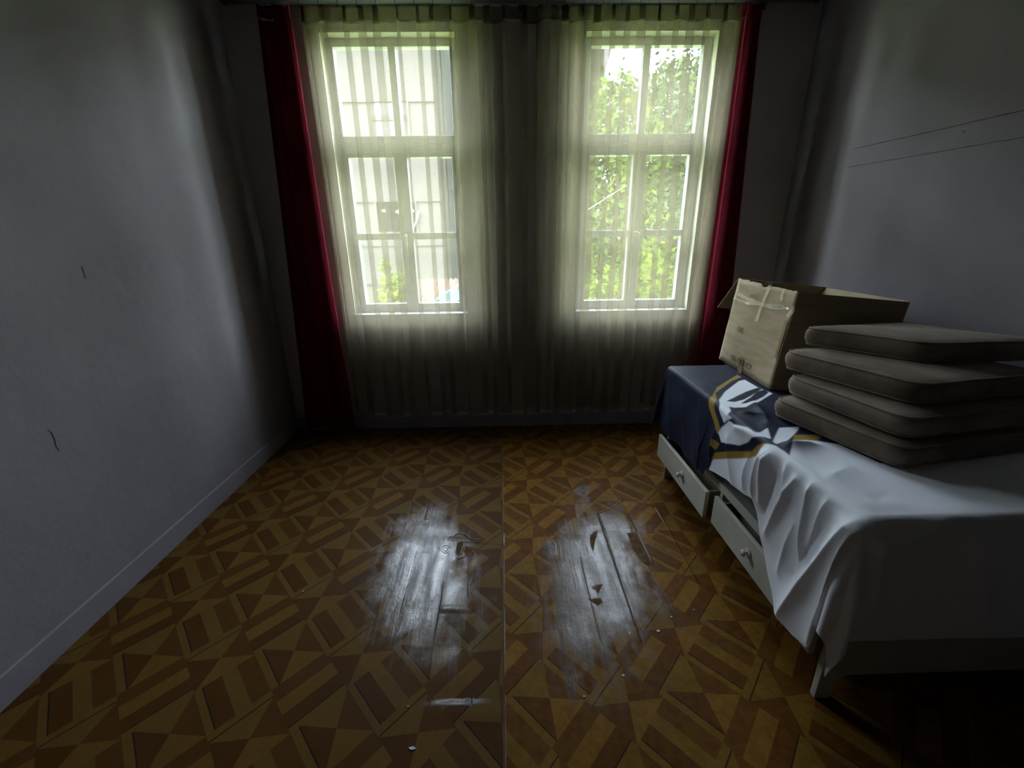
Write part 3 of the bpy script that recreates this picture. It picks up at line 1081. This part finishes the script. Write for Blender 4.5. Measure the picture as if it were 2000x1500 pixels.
def st(x, y):
    """photo point -> cloth coordinates (s along the divan, t across; t<0 hangs down the front)"""
    q = onz(x, y, CT)
    if q.x >= XF:
        return (q.y, q.x - XF)
    q = onx(x, y, XF - 0.02)
    return (q.y, min(0.0, q.z - CT))


def z2(pts_):
    return [st(1360 + a / 5.77, 700 + b / 5.77) for a, b in pts_]


WHITE, NAVY, GOLD = (0.90, 0.92, 1.0), (0.013, 0.017, 0.038), (0.34, 0.22, 0.045)
layers = []
layers.append((z2([(460, 185), (345, 255), (230, 330), (130, 430), (145, 560), (200, 720), (262, 880), (300, 850), (275, 790), (215, 620), (190, 500), (195, 450), (215, 390), (300, 330), (400, 255), (510, 210)]), GOLD))
layers.append((z2([(545, 240), (700, 330), (860, 395), (800, 430), (680, 505), (560, 560), (430, 560), (370, 545), (345, 600), (355, 660), (400, 700), (320, 755), (270, 640), (240, 540), (255, 470), (330, 370), (480, 255)]), WHITE))
layers.append((z2([(340, 490), (450, 430), (560, 375), (690, 330), (740, 345), (640, 405), (540, 470), (430, 500)]), NAVY))
layers.append((z2([(500, 520), (600, 450), (680, 375), (770, 350), (815, 385), (760, 430), (640, 490), (560, 520)]), NAVY))
layers.append((z2([(265, 860), (300, 800), (380, 730), (430, 770), (560, 800), (640, 855), (660, 830), (800, 800), (840, 910), (640, 920), (600, 970), (500, 1010), (410, 990), (300, 970)]), WHITE))
layers.append((z2([(860, 940), (930, 800), (1160, 765), (1150, 800), (1090, 880), (1000, 960), (900, 965)]), WHITE))
layers.append((z2([(225, 930), (285, 990), (250, 1060), (205, 980)]), GOLD))
layers.append(([st(x, y) for x, y in ((1385, 940), (1400, 901), (1470, 899), (1482, 884), (1492, 872), (1507, 872), (1533, 884), (1549, 862), (1596, 861), (1640, 868), (1720, 905))] + [(1.50, 1.1), (0.3, 1.1), (0.3, -0.8), (1.6, -0.8), (1.80, -0.45)], WHITE))
layers.append((z2([(220, 1160), (250, 1085), (420, 1075), (640, 1080), (700, 1010), (790, 985), (700, 1130), (640, 1150)]), GOLD))
layers.append((z2([(1100, 870), (1360, 858), (1425, 870), (1360, 930), (1085, 932)]), GOLD))


def inside(poly, X, Y):
    res = np.zeros(X.shape, bool)
    n = len(poly)
    j = n - 1
    for i in range(n):
        xi, yi = poly[i]
        xj, yj = poly[j]
        cond = ((yi > Y) != (yj > Y)) & (X < (xj - xi) * (Y - yi) / (yj - yi + 1e-12) + xi)
        res ^= cond
        j = i
    return res


hem_pts = sorted([(2.9, 0.36), (2.45, 0.35), (2.1, 0.355), (1.84, 0.36), (1.825, 0.405), (1.65, 0.45), (1.50, 0.47), (1.44, 0.49), (1.36, 0.38), (1.27, 0.28), (1.17, 0.195), (1.08, 0.19), (1.02, 0.205), (0.96, 0.30), (0.3, 0.30)])
hs, hz = [p[0] for p in hem_pts], [p[1] for p in hem_pts]
YN, YF = BY0 - 0.004, BY1 + 0.04
s_ax = np.linspace(YN - 0.44, YF + 0.40, 640)
NTop, NFr = 240, 170
SS, TT = [], []
for s in s_ax:
    drop = CT - np.interp(s, hs, hz)
    if s < YN:
        drop = max(0.30, drop - 0.1 * min(1, (YN - s) / 0.3))
    t_ = np.concatenate([np.linspace(-drop, -drop / NFr, NFr), np.linspace(0, BX1 - XF - 0.01, NTop)])
    TT.append(t_)
    SS.append(np.full(len(t_), s))
SS, TT = np.array(SS), np.array(TT)


def ridge(a, b, w, h):
    a, b = np.array(a), np.array(b)
    d_ = b - a
    L = (d_ ** 2).sum()
    k = np.clip(((SS - a[0]) * d_[0] + (TT - a[1]) * d_[1]) / L, 0, 1)
    ex, ey = SS - a[0] - k * d_[0], TT - a[1] - k * d_[1]
    e = np.sqrt(ex * ex + ey * ey)
    return h * np.exp(-(e / w) ** 1.15) * (0.35 + 0.65 * np.sin(np.pi * np.clip(k, 0.02, 1.0) * 0.8 + 0.25))


fold = np.zeros_like(SS)
for (a, b, w, h) in (((1604, 872), (1497, 985), 0.030, 0.034), ((1560, 942), (1508, 1045), 0.022, 0.026), ((1592, 935), (1574, 1120), 0.020, 0.030),
                     ((1688, 1012), (1545, 1205), 0.040, 0.045), ((1540, 888), (1545, 965), 0.020, 0.018), ((1425, 862), (1440, 945), 0.022, 0.020),
                     ((1467, 900), (1463, 955), 0.016, 0.022), ((1655, 915), (1605, 990), 0.045, 0.010), ((1507, 880), (1484, 970), 0.030, 0.040),
                     ((1622, 985), (1590, 1075), 0.020, 0.020), ((1560, 1030), (1535, 1120), 0.020, 0.020), ((1690, 1040), (1600, 1260), 0.030, 0.030),
                     ((1400, 850), (1395, 900), 0.02, 0.02), ((1335, 760), (1345, 900), 0.03, 0.010), ((1310, 740), (1318, 850), 0.03, 0.012),
                     ((1370, 790), (1380, 920), 0.025, 0.012), ((1480, 815), (1420, 815), 0.02, 0.020), ((1490, 850), (1440, 838), 0.02, 0.022), ((1470, 780), (1500, 830), 0.03, 0.02)):
    fold += ridge(st(*a), st(*b), w, h)
for (a, b, w, h) in (((1520, 935), (1500, 1010), 0.02, -0.015), ((1612, 1040), (1560, 1130), 0.03, -0.018)):
    fold += ridge(st(*a), st(*b), w, h)
for (a, b, w, h) in (((YN - 0.02, 0.06), (YN - 0.01, 0.34), 0.016, 0.016), ((YN - 0.10, 0.03), (YN - 0.02, 0.20), 0.02, 0.022), ((YN - 0.30, 0.05), (YN - 0.05, 0.02), 0.03, 0.02),
                     ((YN - 0.35, 0.40), (YN - 0.05, 0.30), 0.04, 0.02)):
    fold += ridge(a, b, w, h)
# small random crumple
nz_ = np.zeros_like(SS)
for (fx, fy, am) in ((9, 7, 0.0035), (17, 12, 0.0022), (31, 23, 0.0010)):
    p1_, p2_, p3_ = rng.uniform(0, 6, 3)
    nz_ += am * np.sin(SS * fx + 1.7 * np.sin(TT * fy * 0.7 + p1_) + p2_) * np.sin(TT * fy + 1.3 * np.sin(SS * fx * 0.6 + p3_))
under = (SS < 1.95) & (TT > 0.15)
covered = sstep(TT, 0.10, 0.20) * (1 - sstep(TT, 0.85, 0.95)) * sstep(SS, YN - 0.02, YN + 0.05)
crumple = np.maximum((np.abs(nz_) + fold) * (1 - 0.97 * covered), -0.003)

dt = np.maximum(0, -TT)
ds = np.maximum(0, SS - YF) + np.maximum(0, YN - SS)
sg = np.where(SS > YF, 1.0, -1.0)
dist = np.sqrt(dt ** 2 + ds ** 2)
cosp = np.where(dist > 1e-6, dt / np.maximum(dist, 1e-6), 0)
sinp = np.where(dist > 1e-6, ds / np.maximum(dist, 1e-6), 0)
corner = (dt > 0) & (ds > 0)
phi = np.arctan2(ds, dt)
R0 = 0.022
drop = np.where(dist < R0 * 1.57, R0 * (1 - np.cos(np.minimum(dist / R0, 1.57))), R0 + dist - R0 * 1.57)
out = np.where(dist < R0 * 1.57, R0 * np.sin(np.minimum(dist / R0, 1.57)), R0 + 0.055 * (dist - R0 * 1.57))
out = out + corner * 0.05 * np.sin(2 * phi) ** 2 * sstep(dist, 0.03, 0.3) + corner * 0.02 * np.sin(phi * 6) * sstep(dist, 0.08, 0.3)
out = out + (dist > 0) * crumple * sstep(dist, 0.0, 0.06)
out = out + (SS > 1.9) * 0.008 * np.sin(SS * 14) * sstep(dist, 0.05, 0.35)
X = np.where(TT >= 0, XF + TT, XF) - out * cosp
Y = np.clip(SS, YN, YF) + sg * out * sinp
Z = CT - sag(np.where(TT >= 0, XF + TT, XF), np.clip(SS, YN, YF)) - drop + np.where(dist <= 0, crumple * sstep(TT, 0.0, 0.05) * sstep(SS, YN, YN + 0.06) * sstep(YF - SS, 0, 0.06), 0)
# keep the cloth clear of the drawer fronts it hangs over
lim = np.where(SS > ymid + 0.01, 0.968, 0.992)
X = np.where((Z < 0.335) & (SS > BY0) & (SS < 2.45), np.minimum(X, lim), X)
Z = np.where(TT > 0.0, np.minimum(Z, CT + 0.045), Z)
ns, nt_ = SS.shape
V = np.stack([X, Y, Z], 2).reshape(-1, 3)
idx = np.arange(ns * nt_).reshape(ns, nt_)
quads = np.stack([idx[:-1, :-1], idx[1:, :-1], idx[1:, 1:], idx[:-1, 1:]], 2).reshape(-1, 4)
me = bpy.data.meshes.new('banner')
me.from_pydata(V.tolist(), [], quads.tolist())
colr = np.tile(np.array(NAVY + (1.0,)), (ns, nt_, 1))
for poly, c_ in layers:      # soft edges: share of each grid point that the printed shape covers
    cov = np.zeros((ns, nt_))
    hs_ = (s_ax[1] - s_ax[0]) * 0.6
    for oa in (-1, 0, 1):
        for ob in (-1, 0, 1):
            cov += inside(poly, SS + oa * hs_, TT + ob * hs_)
    cov = (cov / 9.0)[..., None]
    colr = colr * (1 - cov) + np.array(c_ + (1.0,)) * cov
att = me.color_attributes.new('print', 'FLOAT_COLOR', 'POINT')
att.data.foreach_set('color', colr.reshape(-1).astype(np.float32))
me.polygons.foreach_set('use_smooth', [True] * len(me.polygons))
N = NT('banner_cloth')
at = N.n('ShaderNodeVertexColor', layer_name='print')
P_ = N.coord()
b_ = N.bump(N.noise(P_, 400, 2), 0.15, 0.001)
M['banner'] = N.done(N.pbr(at.outputs[0], 0.6, b_, 0.2))
me.materials.append(M['banner'])
ban = bpy.data.objects.new('banner', me)
C.objects.link(ban)
tag(ban, 'navy and white cloth banner with gold stripes draped over the divan', 'banner')

# ------------------------------------------------------------------ cardboard box
def cardboard(name, col):
    N = NT(name)
    P_ = N.coord()
    f = N.noise(N.mapping(P_, (1, 1, 6)), 5, 5)
    c = N.mix(N.smooth(f, 0.3, 0.7), tuple(k * 0.88 for k in col), tuple(k * 1.08 for k in col))
    return N.done(N.pbr(c, 0.8, N.bump(N.noise(P_, 30, 3), 0.12, 0.004), 0.15))


CARD = cardboard('cardboard', (0.48, 0.39, 0.255))
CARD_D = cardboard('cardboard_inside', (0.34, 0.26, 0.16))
ink = simple('ink', (0.035, 0.032, 0.03), 0.7, 0.1)
ink_f = simple('ink_faded', (0.22, 0.18, 0.12), 0.7, 0.1)
N = NT('clear_tape')
g = N.n('ShaderNodeBsdfGlossy', {'Color': (0.95, 0.95, 0.88, 1), 'Roughness': 0.22})
t = N.n('ShaderNodeBsdfTransparent', {'Color': (0.97, 0.95, 0.86, 1)})
df = N.n('ShaderNodeBsdfDiffuse', {'Color': (0.75, 0.72, 0.60, 1)})
m1 = N.n('ShaderNodeMixShader', {0: 0.30, 1: t.outputs[0], 2: df.outputs[0]})
mx = N.n('ShaderNodeMixShader', {0: 0.16, 1: m1.outputs[0], 2: g.outputs[0]})
TAPE_CLEAR = N.done(mx.outputs[0])
TAPE_BROWN = simple('brown_tape', (0.30, 0.20, 0.10), 0.3, 0.5, 0.1, 6)

# local frame: u along the face (towards the camera, -y), v up the face, w into the box (+x)
B1, B2 = Vector((1.382, 2.615, CT + 0.005)), Vector((1.356, 2.022, CT + 0.005))
U = (B2 - B1).normalized()
LU = (B2 - B1).length
lean = math.radians(5.6)
Wd = Vector((math.cos(lean), 0, -math.sin(lean)))
Wd = (Wd - U * Wd.dot(U)).normalized()
Vv = U.cross(Wd)
if Vv.z < 0:
    Vv = -Vv
LV, LW = 0.505, 0.535
boxo = empty('cardboard_box', B1 + U * LU / 2 + Wd * LW / 2)


def bp(u, v, w):
    return B1 + U * u + Vv * v + Wd * w


def slab(u0, u1, v0, v1, w0, w1):
    mb_ = MB()
    return mb_.hexa([bp(u0, v0, w0), bp(u1, v0, w0), bp(u1, v0, w1), bp(u0, v0, w1), bp(u0, v1, w0), bp(u1, v1, w0), bp(u1, v1, w1), bp(u0, v1, w1)])


def xpart(mb_, name, mat, sm=False, fix=True):
    return rel(mb_.build(name, mat, None, sm, fix=fix), boxo)


th_ = 0.005
# front face with a slight bulge and a ragged, torn top edge
mb = MB()
nu, nv = 26, 14
fr_v, fr_b = [], []
for j in range(nv + 1):
    for i in range(nu + 1):
        u, v = LU * i / nu, LV * j / nv
        if j == nv:
            v += -0.012 * (i / nu) + 0.010 * mnoise.noise(Vector((i * 0.9, 3, 0))) - (0.012 if 11 < i < 16 else 0)
        bulge = -0.012 * math.sin(math.pi * i / nu) * math.sin(math.pi * j / nv) + 0.003 * mnoise.noise(Vector((u * 9, v * 9, 1)))
        fr_v.append(bp(u, v, bulge))
        fr_b.append(bp(u, v, bulge + th_))
Fq = []
for j in range(nv):
    for i in range(nu):
        a = j * (nu + 1) + i
        Fq.append((a, a + 1, a + nu + 2, a + nu + 1))
n0 = len(fr_v)
edge = [i for i in range(nu + 1)] + [j * (nu + 1) + nu for j in range(1, nv + 1)] + [nv * (nu + 1) + i for i in range(nu - 1, -1, -1)] + [j * (nu + 1) for j in range(nv - 1, 0, -1)]
Fs = [(edge[k], edge[(k + 1) % len(edge)], n0 + edge[(k + 1) % len(edge)], n0 + edge[k]) for k in range(len(edge))]
mb.add(fr_v + fr_b, Fq + [tuple(n0 + k for k in q[::-1]) for q in Fq] + Fs)
xpart(mb, 'front_panel', CARD, True)
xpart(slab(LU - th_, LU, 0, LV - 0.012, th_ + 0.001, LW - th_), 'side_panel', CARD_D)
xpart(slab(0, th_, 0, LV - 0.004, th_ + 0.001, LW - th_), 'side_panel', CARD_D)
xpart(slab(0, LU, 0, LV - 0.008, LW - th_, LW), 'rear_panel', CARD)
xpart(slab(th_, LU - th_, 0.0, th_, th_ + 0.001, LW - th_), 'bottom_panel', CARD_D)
# loose flap on the window side, hanging outwards and down
mb = MB()
a0, a1 = bp(-0.001, LV, 0.0), bp(-0.001, LV - 0.01, LW * 0.9)
dn = (Vector((-0.05, 0.12, -0.20))).normalized() * 0.23
P4 = [a0, a1, a1 + dn, a0 + dn]
nn = (a1 - a0).cross(dn).normalized() * 0.004
mb.hexa([p for p in P4] + [p + nn for p in P4])
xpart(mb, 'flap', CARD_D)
# inner flap folded in along the wall side
mb = MB()
a0, a1 = bp(0.02, LV - 0.008, LW - 0.008), bp(LU - 0.02, LV - 0.008, LW - 0.008)
dn = (-Wd * 0.10 + Vv * -0.16)
nn = (a1 - a0).cross(dn).normalized() * 0.004
P4 = [a0, a1, a1 + dn, a0 + dn]
mb.hexa(P4 + [p + nn for p in P4])
xpart(mb, 'flap', CARD)


def face_bulge(u, v):
    return -0.012 * math.sin(math.pi * min(max(u / LU, 0), 1)) * math.sin(math.pi * min(max(v / LV, 0), 1)) + 0.003 * mnoise.noise(Vector((u * 9, v * 9, 1)))


def strip(pts_, width, mat, name, off=0.0025, wob=0.0):
    """tape laid along face points (u,v)"""
    P_ = [Vector((a, b)) for a, b in pts_]
    fine_ = []
    for a, b in zip(P_[:-1], P_[1:]):
        n = max(2, int((b - a).length / 0.015))
        fine_ += [a.lerp(b, k / n) for k in range(n)]
    fine_.append(P_[-1])
    vs, fs = [], []
    for i, p in enumerate(fine_):
        t_ = (fine_[min(i + 1, len(fine_) - 1)] - fine_[max(i - 1, 0)]).normalized()
        q = Vector((-t_.y, t_.x)) * width / 2
        for k in (-1, -0.33, 0.33, 1):
            c = p + q * k
            w_ = wob * mnoise.noise(Vector((i * 0.7, k * 3, width * 50)))
            vs.append(bp(c.x, c.y, face_bulge(c.x, c.y) - off - abs(w_)))
    for i in range(len(fine_) - 1):
        for k in range(3):
            a = i * 4 + k
            fs.append((a, a + 1, a + 5, a + 4))
    mb_ = MB()
    mb_.add(vs, fs)
    return xpart(mb_, name, mat, True, fix=False)


def fuv(x, y):
    """photo point on the box face -> (u, v)"""
    d_ = ray(x, y)
    nrm = Wd
    t_ = (B1 - EYE).dot(nrm) / d_.dot(nrm)
    q = EYE + d_ * t_ - B1
    return (q.dot(U), q.dot(Vv))


def z1(a, b):
    return fuv(1380 + a / 6.25, 530 + b / 6.25)


def tw(w_):
    return w_


strip([z1(380, 265), z1(520, 340), z1(680, 400), z1(830, 440), z1(1010, 470)], 0.020, TAPE_CLEAR, 'packing_tape', 0.004, 0.012)
strip([z1(360, 330), z1(540, 390), z1(700, 420), z1(860, 410), z1(960, 430)], 0.012, TAPE_CLEAR, 'packing_tape', 0.006, 0.012)
strip([z1(780, 170), z1(745, 290), z1(710, 400), z1(680, 480), z1(640, 620)], 0.028, TAPE_CLEAR, 'packing_tape', 0.003, 0.006)
strip([z1(420, 100), z1(395, 190), z1(375, 280), z1(345, 350)], 0.035, TAPE_CLEAR, 'packing_tape', 0.003, 0.008)
strip([z1(1090, 440), z1(1060, 480), z1(1010, 560)], 0.03, TAPE_CLEAR, 'packing_tape', 0.005, 0.014)
strip([z1(955, 210), z1(935, 300), z1(925, 360)], 0.02, TAPE_CLEAR, 'packing_tape', 0.003, 0.006)
strip([z1(455, 1050), z1(430, 1150), z1(405, 1245)], 0.045, TAPE_BROWN, 'packing_tape', 0.003, 0.0)
strip([z1(985, 600), z1(930, 820), z1(850, 1060)], 0.02, TAPE_BROWN, 'packing_tape', 0.003, 0.004)
# curl of clear film standing on the rim
mb = MB()
q = z1(740, 140)
base = bp(q[0], LV - 0.01, 0)
vs = []
for i in range(9):
    a = i / 8 * math.pi * 1.1
    for k in (0, 1):
        vs.append(base + U * (0.05 * (i / 8) - 0.02) + Vv * (0.022 * math.sin(a)) + Wd * (-0.006 + 0.03 * k))
mb.add(vs, [(2 * i, 2 * i + 1, 2 * i + 3, 2 * i + 2) for i in range(8)])
xpart(mb, 'tape_curl', TAPE_CLEAR, True, fix=False)


def text_part(body, p_left, p_right, height, mat, name='printed_text', squash=None):
    cu = bpy.data.curves.new('txt', 'FONT')
    cu.body = body
    cu.size = 1.0
    to = bpy.data.objects.new('txt', cu)
    C.objects.link(to)
    dg = bpy.context.evaluated_depsgraph_get()
    me_ = bpy.data.meshes.new_from_object(to.evaluated_get(dg))
    bpy.data.objects.remove(to)
    co = np.array([v.co[:] for v in me_.vertices])
    x0_, x1_ = co[:, 0].min(), co[:, 0].max()
    h_ = 0.72
    a, b = Vector(p_left), Vector(p_right)
    d_ = b - a
    nrm = Vector((-d_.y, d_.x)).normalized()
    for v in me_.vertices:
        c = a + d_ * ((v.co.x - x0_) / (x1_ - x0_)) + nrm * (v.co.y / h_ * height)
        v.co = bp(c.x, c.y, face_bulge(c.x, c.y) - 0.0048)
    me_.materials.clear()
    me_.materials.append(mat)
    o = bpy.data.objects.new(name, me_)
    C.objects.link(o)
    return rel(o, boxo)


text_part('MEAS: 80X63X47CM', z1(305, 1075), z1(555, 1212), 0.034, ink)
text_part('C/NO.', z1(400, 730), z1(482, 762), 0.030, ink)
text_part('mai', z1(540, 318), z1(655, 332), 0.030, ink_f)
tag(boxo, 'open brown cardboard box with torn tape and printed measurements on the divan', 'box')

# ------------------------------------------------------------------ stack of four cushions
def velvet(name, col):
    N = NT(name)
    P_ = N.coord()
    f = N.noise(P_, 6, 5, 0.6)
    c = N.mix(N.smooth(f, 0.35, 0.68), tuple(k * 0.75 for k in col), tuple(k * 1.2 for k in col))
    return N.done(N.pbr(c, 0.85, N.bump(N.noise(P_, 120, 2), 0.1, 0.002), 0.15, Sheen_Weight=0.5, Sheen_Roughness=0.3, Sheen_Tint=(0.85, 0.78, 0.70, 1.0)))


def round_outline(poly, r_, n=7):
    out_ = []
    m = len(poly)
    for i in range(m):
        p, a, b = Vector(poly[i]), Vector(poly[i - 1]), Vector(poly[(i + 1) % m])
        da, db = (a - p).normalized(), (b - p).normalized()
        rr = r_[i] if isinstance(r_, (list, tuple)) else r_
        p0, p1 = p + da * rr, p + db * rr
        for k in range(n + 1):
            t_ = k / n
            out_.append(p0 * (1 - t_) ** 2 + p * 2 * t_ * (1 - t_) + p1 * t_ * t_)
    # even resample
    L = [0]
    for i in range(len(out_)):
        L.append(L[-1] + (out_[(i + 1) % len(out_)] - out_[i]).length)
    tot = L[-1]
    M_ = 96
    res = []
    j = 0
    for k in range(M_):
        d_ = tot * k / M_
        while L[j + 1] < d_:
            j += 1
        f_ = (d_ - L[j]) / max(1e-9, L[j + 1] - L[j])
        res.append(out_[j].lerp(out_[(j + 1) % len(out_)], f_))
    return res


def cushion(label, poly, z0_, th, mat, pm, seed, crown=0.012):
    ol = round_outline(poly, [0.07, 0.06, 0.06, 0.07])
    c = Vector((sum(p.x for p in ol) / len(ol), sum(p.y for p in ol) / len(ol)))
    root = empty('seat_cushion', (c.x, c.y, z0_))
    z1_ = z0_ + th
    rg = lambda k, s_: mnoise.noise(Vector((k * 0.21 + seed * 5, s_, seed)))
    n = len(ol)
    prof = []      # (inset scale, z)
    def ring(scale_off, z, wob=0.0):
        out_ = []
        for k, p in enumerate(ol):
            d_ = (p - c)
            q = c + d_ * (1 - scale_off / d_.length)
            ang = 2 * math.pi * k / n
            out_.append((q.x, q.y, z + wob * mnoise.noise(Vector((math.cos(ang) * 2, math.sin(ang) * 2, seed * 3.1)))))
        return out_
    rings = [ring(0.16, z0_ + 0.0), ring(0.05, z0_ + 0.001), ring(0.012, z0_ + 0.004), ring(0.0, z0_ + 0.012)]
    for h, o_ in ((0.3, -0.007), (0.5, -0.010), (0.7, -0.007)):
        rings.append(ring(o_, z0_ + th * h, 0.002))
    zt = z1_ - crown
    rings += [ring(0.0, zt - 0.008, 0.002), ring(0.012, zt, 0.002), ring(0.05, zt + crown * 0.45, 0.002), ring(0.12, zt + crown * 0.85, 0.001), ring(0.19, z1_)]
    mb_ = MB()
    V_ = [p for r_ in rings for p in r_]
    F_ = []
    for i in range(len(rings) - 1):
        for k in range(n):
            F_.append((i * n + k, i * n + (k + 1) % n, (i + 1) * n + (k + 1) % n, (i + 1) * n + k))
    V_ += [(c.x, c.y, z0_), (c.x, c.y, z1_)]
    for k in range(n):
        F_.append(((k + 1) % n, k, len(V_) - 2))
        F_.append(((len(rings) - 1) * n + k, (len(rings) - 1) * n + (k + 1) % n, len(V_) - 1))
    mb_.add(V_, F_)
    rel(mb_.build('cover', mat, None, True), root)
    rel(MB().tube(ring(0.004, zt - 0.003, 0.002), 0.0045, 6, True).build('piping', pm, None, True), root)
    rel(MB().tube(ring(0.004, z0_ + 0.0075), 0.0045, 6, True).build('piping', pm, None, True), root)
    tag(root, label, 'cushion', 'seat cushions stacked on the divan')
    return root


VA = velvet('velvet_taupe', (0.205, 0.150, 0.112))
VB = velvet('velvet_grey', (0.215, 0.170, 0.130))
VP = velvet('velvet_piping', (0.22, 0.18, 0.145))
Z0 = CT + 0.006
HT = 0.089
cushion('taupe velvet cushion at the bottom of the stack resting on the white banner', [(1.165, 1.715), (1.31, 1.225), (1.92, 1.34), (1.76, 1.86)], Z0, HT, VA, VP, 1)
cushion('dark velvet cushion second from the bottom of the stack', [(1.235, 1.755), (1.335, 1.262), (1.94, 1.36), (1.81, 1.88)], Z0 + HT + 0.001, HT, VB, VP, 2)
cushion('taupe velvet cushion second from the top of the stack', [(1.245, 1.825), (1.42, 1.335), (1.99, 1.43), (1.82, 1.945)], Z0 + 2 * HT + 0.002, HT + .004, VA, VP, 3)
cushion('grey-brown velvet cushion on top of the stack beside the box', [(1.345, 1.875), (1.605, 1.530), (2.06, 1.535), (1.90, 1.945)], Z0 + 3 * HT + 0.007, HT + .004, VB, VP, 4)

# ------------------------------------------------------------------ debris on the floor
chip = simple('paint_chip', (0.62, 0.60, 0.56), 0.8, 0.2)
flakes = [((805, 1462), 0.020, 0.009, 'largest white paint flake on the floor near the bottom edge left of the seam'),
          ((1286, 1233), 0.011, 0.010, 'white paint flake lying right of the worn patch below the divan drawer'),
          ((1217, 1320), 0.012, 0.009, 'pale flake on the linoleum below the right worn patch'),
          ((1141, 1361), 0.007, 0.006, 'tiny yellowish flake on the line just right of the seam'),
          ((1355, 1191), 0.008, 0.005, 'small flake on the linoleum close to the near drawer'),
          ((797, 1380), 0.007, 0.005, 'tiny white speck left of the glossy crease by the seam'),
          ((1311, 1205), 0.007, 0.005, 'small pale flake between the worn patch and the near drawer'),
          ((592, 1155), 0.007, 0.005, 'lone white speck on the linoleum far left of the worn patch')]
for k, ((x, y), a, b, lab) in enumerate(flakes):
    q = onz(x, y)
    a, b = a * 0.75, b * 0.75
    rg = random.Random(k + 40)
    n = 9
    ol = [(q.x + a * math.cos(2 * math.pi * i / n) * rg.uniform(.6, 1.1), q.y + b * math.sin(2 * math.pi * i / n) * rg.uniform(.6, 1.2)) for i in range(n)]
    mb = MB()
    mb.add([(p[0], p[1], 0.0005) for p in ol] + [(q.x + (p[0] - q.x) * .8, q.y + (p[1] - q.y) * .8, 0.002 + rg.uniform(0, .002)) for p in ol] + [(q.x, q.y, 0.0025), (q.x, q.y, 0.0005)],
           [(i, (i + 1) % n, n + (i + 1) % n, n + i) for i in range(n)] + [(n + i, n + (i + 1) % n, 2 * n) for i in range(n)] + [((i + 1) % n, i, 2 * n + 1) for i in range(n)])
    tag(mb.build('paint_flake', chip), lab, 'paint flake', 'paint flakes on the floor')
